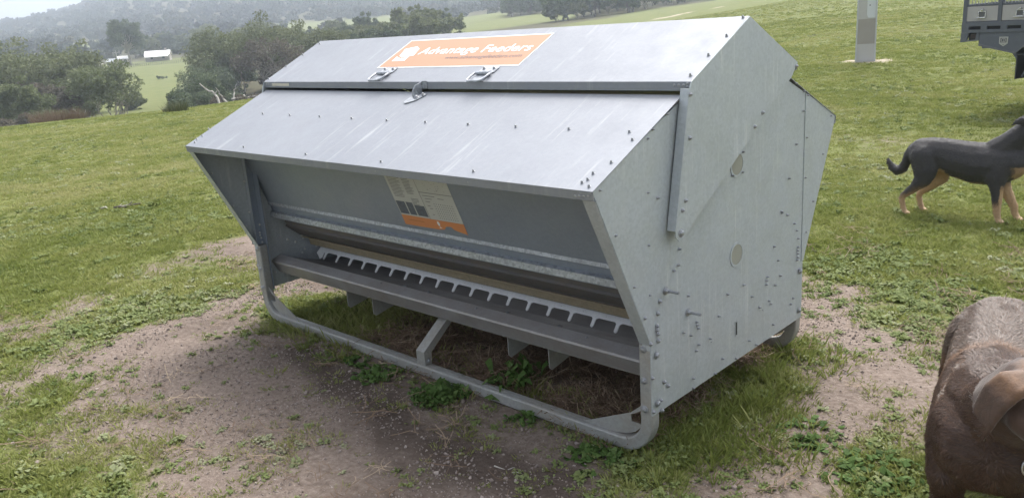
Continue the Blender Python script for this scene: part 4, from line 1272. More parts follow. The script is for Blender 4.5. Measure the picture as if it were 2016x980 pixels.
# ------------------------------------------------------------ parked utility truck
k_ = 12 / 9
tx, ty = CAM[0] + (0.46246 - CAM[0]) * k_, CAM[1] + (5.8521 - CAM[1]) * k_
truck = thing('utility_truck', 'dark grey tray-back utility truck with pale drawers parked at the right edge of the photo', 'utility truck', (tx, ty, gz(tx + 1, ty)), R(-13.585))
M_TRAY = plain('tray_charcoal_paint', (.115, .125, .15), .5, .1, .12, 12)
M_TRAYD = plain('tray_inner_dark', (.022, .023, .027), .7)
M_DRAW = plain('drawer_grey_checker', (.40, .385, .385), .5, .25, .05, 25)
M_LATCH = plain('chrome_latch', (.55, .55, .56), .25, .8, .05)
M_RUB = plain('black_rubber', (.028, .028, .03), .75, 0, .2, 20)
M_FLAP = plain('mudflap_rubber', (.060, .060, .065), .8, 0, .15, 8)
M_GLASS = plain('dark_window_glass', (.02, .022, .025), .08)
M_LAMP = plain('lamp_red', (.05, .035, .035), .3)
W_ = 1.84
mb = MB()                                          # tray: deck, coaming with slots, end lip
mb.box(0.0, 2.45, 0.03, W_ - .03, 1.122, 1.142)
mb.box(-.006, 2.46, 0.0, .026, 1.095, 1.143); mb.box(-.006, 2.46, 0.0, .026, 1.02, 1.056)
for i in range(11):
    x = -.006 + i * .235
    mb.box(x, x + (.075 if i else .09), 0.0, .0262, 1.0561, 1.0949)
mb.box(-.006, 2.46, W_ - .026, W_, 1.02, 1.143)
mb.box(2.43, 2.46, .03, W_ - .03, 1.02, 1.121); mb.box(-.006, .02, .03, W_ - .03, 1.02, 1.121)
for x in (.1, .7, 1.3, 1.9): mb.box(x, x + .07, .05, W_ - .05, 1.02, 1.1215)
for y in (.5, 1.3): mb.box(.02, 3.9, y - .04, y + .04, .80, 1.0195)
mb.build('tray', M_TRAY, truck)
mb = MB(); mb.box(.085, 2.4, .0263, .028, 1.0562, 1.0948); mb.build('slot_backing', M_TRAYD, truck)
mb = MB()                                          # hanging end lip with the lamp cutout
mb.prism([(-.010, .004, 1.018), (-.014, .004, .905), (.06, .004, .913), (.085, .004, 1.018)], (0, 1, 0), .03)
mb.prism([(.06, .004, .913), (.212, .004, .925), (.212, .004, .94), (.064, .004, .93)], (0, 1, 0), .03)
mb.prism([(.17, .004, .94), (.212, .004, .94), (.212, .004, 1.018), (.185, .004, 1.018)], (0, 1, 0), .03)
mb.box(-.012, .212, .9, 1.78, .906, 1.018)
mb.build('rear_lip', M_TRAY, truck)
mb = MB(); mb.box(.07, .20, .04, .05, .93, 1.018, 0); mb.box(.10, .16, .030, .0398, .95, 1.0, 1); mb.build('tail_lamp', [M_TRAYD, M_LAMP], truck)
mb = MB()                                          # cage uprights and rails
for x in (.0, .42, .885, 1.35): mb.box(x - .004, x + .040, .004, .044, 1.143, 2.0)
for z in (1.337, 1.95): mb.box(.04, 1.35, .010, .040, z, z + .018)
mb.box(.04, 1.35, .008, .040, 1.1431, 1.152)
for x in (.0, .42, .885, 1.35): mb.box(x - .004, x + .040, .86, .90, 1.143, 2.0)
for z in (1.337, 1.95): mb.box(.04, 1.35, .866, .896, z, z + .018)
for x in (0, 1.35): mb.box(x, x + .03, .044, .86, 1.96, 1.99); mb.box(x, x + .03, .044, .86, 1.337, 1.36)
cage = mb.build('cage_frame', M_TRAY, truck)
mb = MB()
for yy in (.024, .88):
    for i in range(34):
        x = .052 + i * .039
        if any(abs(x - q_ - .018) < .03 for q_ in (.42, .885)): continue
        mb.tube([(x, yy, 1.35), (x, yy, 1.955)], .0055, 6)
mb.build('mesh_bars', plain('mesh_bar_zinc', (.33, .34, .33), .5, .3), cage)
mb = MB()
mb.box(.0, 1.39, .05, .86, 1.1435, 1.153); mb.box(.0, 1.39, .05, .86, 1.322, 1.336)
for x in (.0, .43, .89, 1.37): mb.box(x, x + .015, .05, .86, 1.1531, 1.3219)
mb.build('drawer_carcass', M_TRAYD, truck)
for i, x in enumerate((.018 + .02, .463, .928)):
    x1 = x + (.382 if i == 0 else .415)
    mb = MB()
    mb.box(x, x1, .012, .8, 1.156, 1.330)
    bmx = mb.build('drawer', M_DRAW, truck)
    xm = (x + x1) / 2
    l = MB()
    l.ring_prism([(xm - .05, .0105, 1.195), (xm + .05, .0105, 1.195), (xm + .05, .0105, 1.275), (xm - .05, .0105, 1.275)], [(xm - .036, .0105, 1.207), (xm + .036, .0105, 1.207), (xm + .036, .0105, 1.264), (xm - .036, .0105, 1.264)], (0, -1, 0), .010, 0)
    l.box(xm - .036, xm + .036, .0085, .0115, 1.207, 1.264, 1)
    l.tube([(xm - .065, -.004, 1.193), (xm + .045, -.004, 1.193)], .007, 8)
    l.tube([(xm - .018, -.004, 1.28), (xm + .02, -.004, 1.295)], .008, 8)
    l.build('latch', [M_LATCH, plain('latch_recess', (.13, .13, .14), .6)], bmx)
mb = MB()                                          # under-tray box with sloping floor
mb.prism([(.213, .012, 1.0185), (.213, .012, .862), (.648, .012, .768), (.84, .012, .93), (.84, .012, 1.0185)], (0, 1, 0), .42)
bx = mb.build('under_tray_box', M_TRAY, truck)
mb = MB()
mb.prism([(.213, .006, .886), (.213, .006, .862), (.650, .006, .766), (.655, .006, .782)], (0, 1, 0), .0055)
mb.prism([(.650, .006, .766), (.845, .006, .925), (.84, .006, .945), (.655, .006, .785)], (0, 1, 0), .0055)
for z in (1.0, .89): mb.dome((.41, .011, z), (0, -1, 0), .006, .003)
mb.build('edge_trim', plain('tray_edge_paint', (.14, .145, .16), .5), bx)
mb = MB()
sh = lambda g: [(.51 - .052 * g, .0105, .965 + .0 * g), (.51 + .052 * g, .0105, .965), (.51 + .05 * g, .0105, .885), (.51, .0105, .885 - .032 * g), (.51 - .05 * g, .0105, .885)]
mb.prism(sh(1), (0, -1, 0), .004, 0)
mb.prism([(.51 - .036, .0062, .952), (.51 + .036, .0062, .952), (.51 + .036, .0062, .897), (.51 - .036, .0062, .897)], (0, -1, 0), .001, 1)
for a, b_ in ((.488, .945), (.488, .905)): mb.box(a, a + .044, .0040, .0051, b_ - .003, b_ + .003, 0)
for a in (.486, .512, .530): mb.box(a, a + .006, .0040, .0051, .908, .942, 0)
mb.box(.506, .514, .0040, .0063, .868, .878, 1)
mb.build('shield_badge', [plain('badge_grey', (.42, .42, .40), .4, .3), plain('badge_dark', (.10, .10, .105), .5)], bx)
mb = MB()                                          # mudflap and bracket
mb.prism([(.668, .02, .745), (.668, .02, .468), (.672, .45, .462), (.672, .45, .745)], (1, 0, 0), .012)
mb.build('mudflap', M_FLAP, truck)
mb = MB(); mb.prism([(.60, .03, .785), (.66, .03, .765), (.664, .03, .70), (.635, .03, .74)], (0, 1, 0), .05); mb.box(.60, .70, .1, .4, .7451, .765); mb.build('flap_bracket', M_TRAY, truck)
def wheel(x, y):
    s = -1 if y < .9 else 1
    prof = [(.255, .10), (.30, .115), (.345, .112), (.372, .09), (.376, 0), (.372, -.09), (.345, -.112), (.30, -.115), (.255, -.10)]
    v, f = [], []; K = 40
    for i in range(K):
        a = 2 * math.pi * i / K
        for rr, yy in prof: v.append((x + rr * math.cos(a), y + yy, .376 + rr * math.sin(a)))
    k = len(prof)
    for i in range(K):
        j = (i + 1) % K
        for q_ in range(k - 1): f.append((i * k + q_, i * k + q_ + 1, j * k + q_ + 1, j * k + q_))
        f.append((i * k + k - 1, i * k, j * k, j * k + k - 1))
    wh = MB().add(v, f).build('wheel', M_RUB, truck, True)
    rm = MB(); rm.tube([(x, y - .09, .376), (x, y + .09, .376)], .256, 28)
    for i in range(6):
        a = i * math.pi / 3; rm.tube([(x + .14 * math.cos(a), y + s * .088, .376 + .14 * math.sin(a)), (x + .14 * math.cos(a), y + s * .10, .376 + .14 * math.sin(a))], .03, 8)
    rm.tube([(x, y + s * .088, .376), (x, y + s * .125, .376)], .06, 12)
    rm.build('rim', M_LATCH, wh)
for x in (1.20, 4.35):
    for y in (.17, W_ - .17): wheel(x, y)
mb = MB()                                          # rear mudguard
for y0 in (.02, W_ - .30):
    K = 12; A_ = np.linspace(R(15), R(165), K)
    v = [(1.20 + r_ * math.cos(a), y, .376 + r_ * math.sin(a)) for a in A_ for r_ in (.46, .475) for y in (y0, y0 + .28)]
    f = []
    for i in range(K - 1):
        o_ = i * 4
        for a, b_ in ((0, 1), (1, 3), (3, 2), (2, 0)): f.append((o_ + a, o_ + b_, o_ + 4 + b_, o_ + 4 + a))
    f += [(0, 2, 3, 1), (4 * K - 4, 4 * K - 3, 4 * K - 1, 4 * K - 2)]
    mb.add(v, f)
mb.build('mudguard', M_TRAY, truck)
M_CAB = plain('cab_white_paint', (.72, .72, .71), .25, 0, .03)
mb = MB()
prof = [(2.52, .62), (2.52, 1.10), (2.60, 1.72), (2.72, 1.78), (3.55, 1.78), (3.68, 1.70), (4.05, 1.18), (4.90, 1.08), (5.02, .95), (5.05, .60), (4.78, .52), (4.72, .72), (4.55, .84), (4.15, .84), (3.98, .72), (3.92, .50), (2.60, .50)]
mb.prism([(x, .06, z) for x, z in prof], (0, 1, 0), W_ - .12)
cab = mb.build('cab', M_CAB, truck)
for y in (.052, W_ - .052):
    mb = MB(); mb.prism([(2.66, y, 1.14), (2.70, y, 1.62), (2.78, y, 1.70), (3.50, y, 1.70), (3.88, y, 1.16)], (0, 1, 0), .004); mb.build('side_window', M_GLASS, cab)
mb = MB(); mb.prism([(3.74, .16, 1.66), (4.06, .16, 1.22), (4.06, W_ - .16, 1.22), (3.74, W_ - .16, 1.66)], (.8, 0, .6), .006); mb.build('windscreen', M_GLASS, cab)
mb = MB(); mb.box(5.02, 5.14, .05, W_ - .05, .52, .80); mb.build('bumper', M_TRAY, cab)
for y in (.18, W_ - .42):
    mb = MB(); mb.box(5.0, 5.055, y, y + .24, .84, .98); mb.build('headlight', M_LATCH, cab)
# ------------------------------------------------------------ ground cover close to the feeder
L_GRASS = leafmat('pasture_blades', (.150, .188, .046), (.245, .272, .078), (.36, .35, .16), inst=True, trans=.4)
L_CLOV = leafmat('capeweed_leaves', (.12, .165, .050), (.20, .24, .088), (.35, .36, .23), inst=True, trans=.25)
L_STRAW = leafmat('dry_stalks', (.13, .085, .058), (.22, .155, .105), (.38, .30, .21), inst=True, trans=0)
M_PEB = leafmat('gravel_bits', (.10, .078, .067), (.25, .205, .18), (.50, .44, .40), inst=True, trans=0, rough=.9)
def rosette(k, rad, h, lw, seed):
    r3 = np.random.default_rng(seed)
    Vs, Fs = [], []
    for i in range(k):
        a = r3.random() * 6.28; L = rad * (.5 + .5 * r3.random()); ww = lw * (.7 + .6 * r3.random()); c, s = math.cos(a), math.sin(a)
        hh = h * (.4 + .9 * r3.random()); x0 = rad * .35 * r3.normal(); y0 = rad * .35 * r3.normal()
        pr = [(0.05, .25, .1), (.35, .8, .8), (.7, 1.0, 1.0), (1.0, .25, .75)]
        b0 = len(Vs)
        tw = r3.normal() * .35
        for u, wq, z in pr:
            for sg in (-1, 1):
                Vs.append((x0 + c * u * L - s * sg * ww * wq, y0 + s * u * L + c * sg * ww * wq, hh * z + sg * tw * ww * wq))
        for q in range(3): Fs.append((b0 + 2 * q, b0 + 2 * q + 1, b0 + 2 * q + 3, b0 + 2 * q + 2))
    F = np.array(Fs)
    return np.array(Vs), F, np.full(len(F), .5)
gvar = []
for i in range(4):
    V, F, T = tuft(.022, .085, 24, 400 + i, .0030, 1.5, .002); gvar.append((V, F, L_GRASS, T))
for i in range(3):
    V, F, T = rosette(15, .030, .016, .0065, 410 + i); gvar.append((V, F, L_CLOV, T))
for i in range(2):
    V, F, T = tuft(.048, .10, 20, 420 + i, .0030, 1.0, .004); gvar.append((V, F, L_GRASS, T))
rg2 = np.random.default_rng(9)
PX, SC, IX, TI = [], [], [], []
pole_xy = at_dist(1712, 20.3)[:2]
def tallness(x, y):
    t = np.exp(-(((x + .62) / .42) ** 2 + ((y + .22) / .42) ** 2)) * 1.0
    t = np.maximum(t, np.exp(-(((x - 1.40) / .16) ** 2)) * sm(-.62, -.40, y) * (1 - sm(.55, .75, y)) * .6)
    t = np.maximum(t, .6 * np.exp(-(((x - 1.52) / .22) ** 2 + ((y + .30) / .35) ** 2)))
    t = np.maximum(t, .55 * np.exp(-(((x - .2) / 1.2) ** 2 + ((y + .44) / .09) ** 2)))
    t = np.maximum(t, .6 * np.exp(-(((x - 1.1) / .3) ** 2 + ((y + .40) / .2) ** 2)))
    return t
nz_ = None
for d0, d1, dens, sc0 in ((.9, 3.2, 2600, 1.0), (3.2, 5.5, 1700, 1.05), (5.5, 9, 900, 1.1), (9, 15, 380, 1.25), (15, 26, 150, 1.4), (26, 48, 55, 1.7), (48, 100, 7, 2.6)):
    a0, a1 = -46, 46
    area = math.radians(a1 - a0) / 2 * (d1 * d1 - d0 * d0)
    k = int(area * dens)
    aa = np.radians(a0 + (a1 - a0) * rg2.random(k) + YAW); dd = np.sqrt(d0 * d0 + (d1 * d1 - d0 * d0) * rg2.random(k))
    x = CAM[0] + np.sin(aa) * dd; y = CAM[1] + np.cos(aa) * dd
    c = np.ones(k); nr_ = np.hypot(x - .4, y - .6) < 9
    c[nr_] = cover(x[nr_], y[nr_])
    patch = fbm(x * 1.7, y * 1.7, 31, 3); kind = fbm(x * .9, y * .9, 33, 3)
    fine = fbm(x * 9, y * 9, 35, 2)
    p = np.clip(c + (fine - .5) * .9, 0, 1) ** 1.2 * np.clip(.7 + (patch - .42) * 1.6, .5, 1)
    ta = tallness(x, y)
    p = np.maximum(p, ta)
    p = p * (1 - (1 - sm(.35, .75, np.hypot((x - pole_xy[0]) * .85, y - pole_xy[1]))) * .95)
    keep = rg2.random(k) < p
    x, y, c, patch, kind, ta, fine = (q[keep] for q in (x, y, c, patch, kind, ta, fine)); k = len(x)
    isclov = rg2.random(k) < np.clip((kind - .45) * 1.8 + (1 - c) * .35, .08, .55) * (1.0 if d1 < 6 else .35)
    ix = np.where(isclov, 4 + rg2.integers(0, 3, k), rg2.integers(0, 4, k))
    tl = rg2.random(k) < ta * .8
    ix = np.where(tl, 7 + rg2.integers(0, 2, k), ix)
    s = sc0 * (.65 + .7 * rg2.random(k)) * np.where(tl, .8 + .4 * rg2.random(k), np.clip(.55 + c * .6, .5, 1.1))
    broad = fbm(x * .35, y * .35, 36, 3)
    t = np.clip(.45 + (patch - .5) * .9 + (broad - .5) * .9 + rg2.normal(0, .17, k) - np.where(x > 1, .28, -.22) * tl, 0, 1)  # tall tufts: side light tinted in at the left, shade at the right
    PX.append(np.stack([x, y, ground(x, y) - .004], 1)); SC.append(s); IX.append(ix); TI.append(t)
PX = np.concatenate(PX); k = len(PX)
scatter('pasture_grass', PX, np.stack([rg2.normal(0, .12, k), rg2.normal(0, .12, k), rg2.random(k) * 6.28], 1), np.concatenate(SC), np.concatenate(IX), np.concatenate(TI), gvar, L_GRASS, 'short green pasture grass and capeweed around the feeder', 'grass')
# gravel
pv = []
for i in range(3):
    bm = bmesh.new(); bmesh.ops.create_icosphere(bm, subdivisions=1, radius=1.0)
    r3 = np.random.default_rng(500 + i)
    V = np.array([v.co[:] for v in bm.verts]) * (1 + .22 * r3.normal(size=(len(bm.verts), 1))) * np.array([1.25, 1, .65]); F = np.array([[v.index for v in f.verts] for f in bm.faces]); bm.free()
    pv.append((V, F, M_PEB, np.full(len(F), .5)))
k = 130000
x = -3.0 + 7.0 * rg2.random(k); y = -3.2 + 5.6 * rg2.random(k)
c = cover(x, y); cl = fbm(x * 2.2, y * 2.2, 51, 4)
fine = np.exp(-((x - .9) / .9) ** 2 - ((y + 1.05) / .5) ** 2)
keep = (rg2.random(k) < np.clip(1 - c * 1.1, 0, 1) * np.clip((cl - .36) * 3 + fine * .15, .10, 1))
x, y = x[keep], y[keep]; k = len(x)
s = .0022 + .0030 * rg2.random(k) + .006 * rg2.random(k) ** 14
scatter('gravel', np.stack([x, y, ground(x, y) + s * .15], 1), rg2.random((k, 3)) * 6.28, s, rg2.integers(0, 3, k), np.clip(rg2.normal(.52, .15, k), .34, .70), pv, M_PEB, 'loose pinkish grit on the bare ground around the feeder', 'gravel')
# straw and dead stalks
sv = []
for i in range(5):
    r3 = np.random.default_rng(520 + i)
    Vs, Fs = [], []
    for q in range(7):
        a = r3.random() * 6.28; L = .05 + .09 * r3.random(); c0_ = r3.normal(size=2) * .035; bend = r3.normal() * .9; wv_ = .0013
        P = []
        for u in np.linspace(0, 1, 4):
            an = a + bend * (u - .5)
            P.append((c0_[0] + math.cos(an) * L * (u - .5), c0_[1] + math.sin(an) * L * (u - .5), .004 + abs(r3.normal()) * .010 + .02 * u * r3.random()))
        b0 = len(Vs)
        for p in P:
            Vs += [(p[0] - math.sin(a) * wv_, p[1] + math.cos(a) * wv_, p[2]), (p[0] + math.sin(a) * wv_, p[1] - math.cos(a) * wv_, p[2] + .001)]
        for u in range(3): Fs.append((b0 + 2 * u, b0 + 2 * u + 1, b0 + 2 * u + 3, b0 + 2 * u + 2))
    F = np.array(Fs); sv.append((np.array(Vs), F, L_STRAW, np.full(len(F), .5)))
k = 15000
x = -1.3 + 2.5 * rg2.random(k); y = -.62 + 1.3 * rg2.random(k)
cl = fbm(x * 3, y * 3, 53, 3)
keep = rg2.random(k) < np.clip((cl - .30) * 3, 0, 1) * sm(-.75, -.25, x) * sm(-.60, -.40, y)
x1, y1 = x[keep], y[keep]
k = 2600
x = -3 + 7.5 * rg2.random(k); y = -3.2 + 6 * rg2.random(k)
keep = rg2.random(k) < np.clip((fbm(x * 1.5, y * 1.5, 55, 3) - .45) * 3, 0, .5)
x = np.concatenate([x1, x[keep]]); y = np.concatenate([y1, y[keep]]); k = len(x)
scatter('straw_litter', np.stack([x, y, ground(x, y) + .002], 1), np.stack([rg2.normal(0, .15, k), rg2.normal(0, .15, k), rg2.random(k) * 6.28], 1), .7 + .7 * rg2.random(k), rg2.integers(0, 5, k), np.clip(rg2.normal(.40, .22, k), 0, 1), sv, L_STRAW, 'dry brown stalks lying under the feeder and over the bare ground', 'straw')
# weeds one can tell apart
L_WEED = leafmat('broad_weed_leaves', (.050, .095, .022), (.085, .15, .036), (.14, .21, .065), trans=.3)
def weed(px, py, rad, h, k, lw, seed, label, name='weed_clump', rl=.05):
    r3 = np.random.default_rng(seed)
    Vs, Fs = [], []
    for i in range(k):
        a = r3.random() * 6.28; rr = rad * math.sqrt(r3.random())
        V, F, T = rosette(5, rl, h * (.5 + .6 * r3.random()) * (1.1 - .6 * rr / rad), lw, seed * 100 + i)
        Fs.append(F + sum(len(q) for q in Vs)); Vs.append(V + np.array([math.cos(a) * rr, math.sin(a) * rr, 0]))
    V = np.concatenate(Vs); F = np.concatenate(Fs)
    o = np_mesh(name, V, F, L_WEED, None, {'tint': ('FLOAT', 'FACE', np.repeat(np.clip(r3.normal(.5, .22, len(F) // 3), 0, 1), 3))})
    p = on_ground(px, py); o.location = (p[0], p[1], p[2] - .003)
    tag(o, label, 'weed')
weed(858, 782, .105, .06, 70, .011, 1, 'bright green clump of small round-leaved weed touching the front skid rail', rl=.032)
weed(915, 775, .05, .05, 14, .013, 2, 'smaller weed sprig just right of the bright clump on the skid rail', rl=.035)
weed(745, 738, .10, .035, 22, .013, 3, 'low dull weed patch along the skid rail left of the strut', rl=.04)
weed(700, 715, .07, .03, 12, .012, 4, 'flat weed seedlings in front of the skid rail far left of the strut', rl=.035)
weed(1000, 768, .06, .10, 8, .012, 5, 'dock-like weed with long leaves growing under the feed trough', 'dock_plant', .11)
weed(1035, 748, .05, .11, 7, .014, 6, 'broad-leaved dock weed beside the right trough hangers', 'dock_plant', .10)
weed(1030, 826, .05, .035, 12, .010, 7, 'small weed sprig in front of the skid rail near its right end', rl=.03)
weed(1185, 905, .12, .03, 20, .014, 8, 'flat grey-green weed patch left of the near skid bend', rl=.04)
weed(1590, 855, .12, .03, 16, .014, 9, 'flat pale weed patch on the bare ground right of the end panel', rl=.045)
weed(1730, 925, .16, .03, 30, .014, 10, 'spread of pale flat weeds left of the brown dog', rl=.045)
# sticks and droppings on the field
def stick(name, label, px, py, L, r, ang, m=M_DEAD):
    mb = MB(); rng = np.random.default_rng(px)
    limb(mb, (-L / 2, 0, r * .8), (L / 2, 0, r * 1.4), r, r * .5, rng, .05, 7)
    limb(mb, (0, 0, r), (L * .18, L * .12, r * 3), r * .6, r * .25, rng, .05, 4)
    o = mb.build(name, m, None, True); p = on_ground(px, py); o.location = tuple(p); o.rotation_euler = (0, 0, ang)
    tag(o, label, 'stick')
stick('fallen_stick', 'pale stick lying on the green field left of the feeder', 1 * 228, 410, .30, .011, camrot + .15)
stick('fallen_stick', 'dark crooked stick beside the pale one on the green field', 252, 409, .26, .018, camrot + .35, M_BARKD)
stick('fallen_stick', 'thin curved twig on the bare gravel in front of the feeder', 1000, 925, .12, .003, camrot - .6)

# ------------------------------------------------------------ dogs
def organic(chains, voxel, smooth_it=9):
    """one continuous surface from chains of (x, y, z, r, lateral factor, vertical factor) joints"""
    bm = bmesh.new()
    base = bmesh.new(); bmesh.ops.create_icosphere(base, subdivisions=2, radius=1.0)
    bv = np.array([v.co[:] for v in base.verts]); bf = [[v.index for v in f.verts] for f in base.faces]; base.free()
    V, F = [], []
    for ch in chains:
        ch = [tuple(q) + (1,) * (6 - len(q)) for q in ch]
        for i in range(len(ch) - 1 if len(ch) > 1 else 1):
            a = np.array(ch[i], float); b_ = np.array(ch[min(i + 1, len(ch) - 1)], float)
            nst = max(2, int(np.linalg.norm(b_[:3] - a[:3]) / (min(a[3], b_[3]) * .16)) + 1)
            for t in np.linspace(0, 1, nst):
                t2 = t * t * (3 - 2 * t) * .5 + t * .5
                q = a * (1 - t) + b_ * t
                rr = a[3:] * (1 - t2) + b_[3:] * t2
                V.append(bv * np.array([rr[0], rr[0] * rr[1], rr[0] * rr[2]]) + q[:3]); F.append((bf, len(V) - 1))
    me = bpy.data.meshes.new('body')
    off_ = 0; FF = []
    for v, (f, _) in zip(V, F):
        FF += [[i + off_ for i in q] for q in f]; off_ += len(v)
    me.from_pydata(np.concatenate(V).tolist(), [], FF)
    o = bpy.data.objects.new('body', me); col.objects.link(o)
    md = o.modifiers.new('r', 'REMESH'); md.mode = 'VOXEL'; md.voxel_size = voxel; md.use_smooth_shade = True
    ms = o.modifiers.new('s', 'SMOOTH'); ms.iterations = smooth_it; ms.factor = .5
    dg = bpy.context.evaluated_depsgraph_get(); dg.update()
    m2 = bpy.data.meshes.new_from_object(o.evaluated_get(dg))
    bpy.data.objects.remove(o); bpy.data.meshes.remove(me)
    m2.polygons.foreach_set('use_smooth', [True] * len(m2.polygons))
    return m2
def mesh_co(me):
    a = np.empty(len(me.vertices) * 3, np.float32); me.vertices.foreach_get('co', a); return a.reshape(-1, 3)
def coat_mat(name, cols, bumpy=.5, rough=.75, stretch=(18, 18, 70)):
    m, n, b = mat(name)
    at = N(n, 'ShaderNodeAttribute', attribute_name='coat')
    c = ramp(n, at.outputs['Fac'], [(i / (len(cols) - 1), q) for i, q in enumerate(cols)])
    c0 = coords(n, stretch)
    f = noise(n, c0, 2.2, 5, .7)
    c = mix(n, 1.0, c, ramp(n, f, [(.3, .72), (.7, 1.25)]), 'MULTIPLY')
    n.links.new(c, b.inputs['Base Color'])
    b.inputs['Roughness'].default_value = rough
    b.inputs['Sheen Weight'].default_value = .25
    b.inputs['Sheen Roughness'].default_value = .5
    bump(n, b, f, bumpy, .006)
    return m
def fur(name, me, parent, m, k, length, width, flow, seed, sel=None):
    """short hair: fine tapered blades lying along the flow direction"""
    r3 = np.random.default_rng(seed)
    me.calc_loop_triangles()
    tri = np.array([t.vertices[:] for t in me.loop_triangles]); co = mesh_co(me)
    a, b_, c = co[tri[:, 0]], co[tri[:, 1]], co[tri[:, 2]]
    nrm = np.cross(b_ - a, c - a); ar = np.linalg.norm(nrm, axis=1); nrm /= ar[:, None] + 1e-12
    pick = r3.choice(len(tri), k, p=ar / ar.sum())
    u, v = r3.random(k), r3.random(k); fl = u + v > 1; u[fl] = 1 - u[fl]; v[fl] = 1 - v[fl]
    p = a[pick] + (b_ - a)[pick] * u[:, None] + (c - a)[pick] * v[:, None]; nn = nrm[pick]
    if sel is not None:
        q = sel(p); p, nn = p[q], nn[q]; k = len(p)
    d = flow(p) + r3.normal(0, .15, (k, 3)); d -= nn * (d * nn).sum(1)[:, None]; d /= np.linalg.norm(d, axis=1)[:, None] + 1e-9
    s = np.cross(nn, d)
    L = (length * (.6 + .8 * r3.random(k)))[:, None]; W = width * (.6 + .8 * r3.random(k))[:, None]
    V = np.stack([p - s * W - nn * .001, p + s * W - nn * .001, p + d * L * .6 + nn * L * .16 + s * W * .6, p + d * L * .6 + nn * L * .16 - s * W * .6, p + d * L + nn * L * .12], 1).reshape(-1, 3)
    i = np.arange(k)[:, None] * 5
    F = np.concatenate([i + np.array([[0, 1, 2]]), i + np.array([[0, 2, 3]]), i + np.array([[3, 2, 4]])], 1).reshape(-1, 3)
    return V, F, p, k

# black and tan dog: local x towards the nose
ck = []
torso = [(-.265, 0, .452, .108, .82), (-.19, 0, .448, .118, .80), (-.12, 0, .440, .124, .74), (-.03, 0, .418, .136, .74), (.09, 0, .398, .148, .74), (.19, 0, .400, .150, .76), (.27, 0, .415, .130, .78), (.325, 0, .430, .095, .8)]
neck = [(.20, 0, .47, .105, .72), (.27, 0, .53, .092, .78), (.335, 0, .60, .080, .85), (.38, 0, .645, .075, .9)]
head = [(.385, 0, .655, .074, .95), (.43, 0, .650, .062, .95), (.475, 0, .635, .046, .9), (.55, 0, .622, .034, .85), (.565, 0, .624, .027, .9)]
ck += [torso, neck, head]
ck += [[(.40, s * .055, .635, .035)] for s in (-1, 1)]
for s, dx in ((-1, 0.0), (1, .072)):                 # hind legs, near one further back
    y = s * .068
    ck.append([(-.245 + dx * .4, y * .8, .425, .100, .6), (-.225 + dx * .7, y, .345, .085, .58), (-.235 + dx, y * 1.1, .275, .060, .6), (-.295 + dx, y * 1.1, .205, .036, .75), (-.365 + dx, y * 1.1, .145, .024, .85), (-.375 + dx, y * 1.1, .118, .021), (-.362 + dx, y * 1.1, .060, .019), (-.352 + dx, y * 1.1, .030, .021)])
    for t in (-1.5, -.5, .5, 1.5): ck.append([(-.345 + dx, y * 1.1 + t * .010, .017, .013), (-.318 + dx - abs(t) * .005, y * 1.1 + t * .013, .014, .0125)])
for s, fx, wx in ((-1, .272, .247), (1, .350, .318)):
    y = s * .072
    ck.append([(.235, y * .75, .40, .092, .6), (.225, y, .33, .074, .6), (.232, y, .27, .050, .75), (.240 + (wx - .247) * .35, y, .20, .036, .85), (wx, y, .10, .026, .9), (wx + .005, y, .060, .022), (fx - .012, y, .030, .022)])
    for t in (-1.5, -.5, .5, 1.5): ck.append([(fx - .006, y + t * .011, .018, .0135), (fx + .022 - abs(t) * .005, y + t * .0135, .014, .0130)])
ck.append([(-.335, 0, .475, .042, .8), (-.365, 0, .43, .036), (-.385, .005, .37, .033), (-.405, .005, .325, .034), (-.44, 0, .310, .034), (-.475, -.004, .330, .028), (-.498, -.006, .365, .018), (-.508, -.006, .395, .009)])
for s in (-1, 1):                                     # folded ears swept back
    ck.append([(.372, s * .052, .700, .026, .6), (.345, s * .070, .712, .026, .5), (.318, s * .080, .700, .020, .5), (.305, s * .083, .685, .010, .6)])
bme = organic(ck, .0085, 7)
co = mesh_co(bme)
X_, Y_, Z_ = co.T
tan = sm(.235, .17, Z_ + .0) * 0
hind = (X_ < -.10) & ~((X_ < -.335) & (Z_ > .2))
frontleg = (X_ > .14) & (Z_ < .27)
nz = (fbm(X_ * 30 + 5, Z_ * 30, 71, 3) - .5) * .05
inner = np.where(Y_ < 0, Y_ > -.066, Y_ < .066)
t_h = np.where(hind & (Z_ < .36), sm(.23, .15, Z_ + nz + (X_ + .30) * -.55 - np.where(inner, .09, 0.0)), 0)
t_f = np.where(frontleg, sm(.20, .13, Z_ + nz - np.where(inner | (X_ > .262), .10, -.02)), 0)
belly = np.where((Z_ < .35) & (np.abs(Y_) < .055) & ~frontleg & (X_ < .2) & (X_ > -.25), sm(.33, .27, Z_ + nz - (X_ < -.08) * .05) * .75, 0)
chest = np.where((X_ > .315) & (Z_ < .40), .8 * sm(.30, .34, X_ + nz), 0)
muz = np.where((X_ > .44) & (Z_ < .63), .7, 0)
coat = np.clip(np.maximum.reduce([t_h, t_f, belly, chest, muz]), 0, 1)
a = bme.attributes.new('coat', 'FLOAT', 'POINT'); a.data.foreach_set('value', coat.astype(np.float32))
bme.materials.append(coat_mat('black_and_tan_coat', ((.050, .048, .051), (.14, .095, .06), (.50, .33, .19)), .35, .7, (20, 40, 40)))
dog = thing('dog', 'black and tan dog standing side-on on the grass in front of the truck', 'dog', (1.2, 3.46, gz(1.2, 3.46) - .004), 0)
bo = bpy.data.objects.new('body', bme); col.objects.link(bo); bo.parent = dog
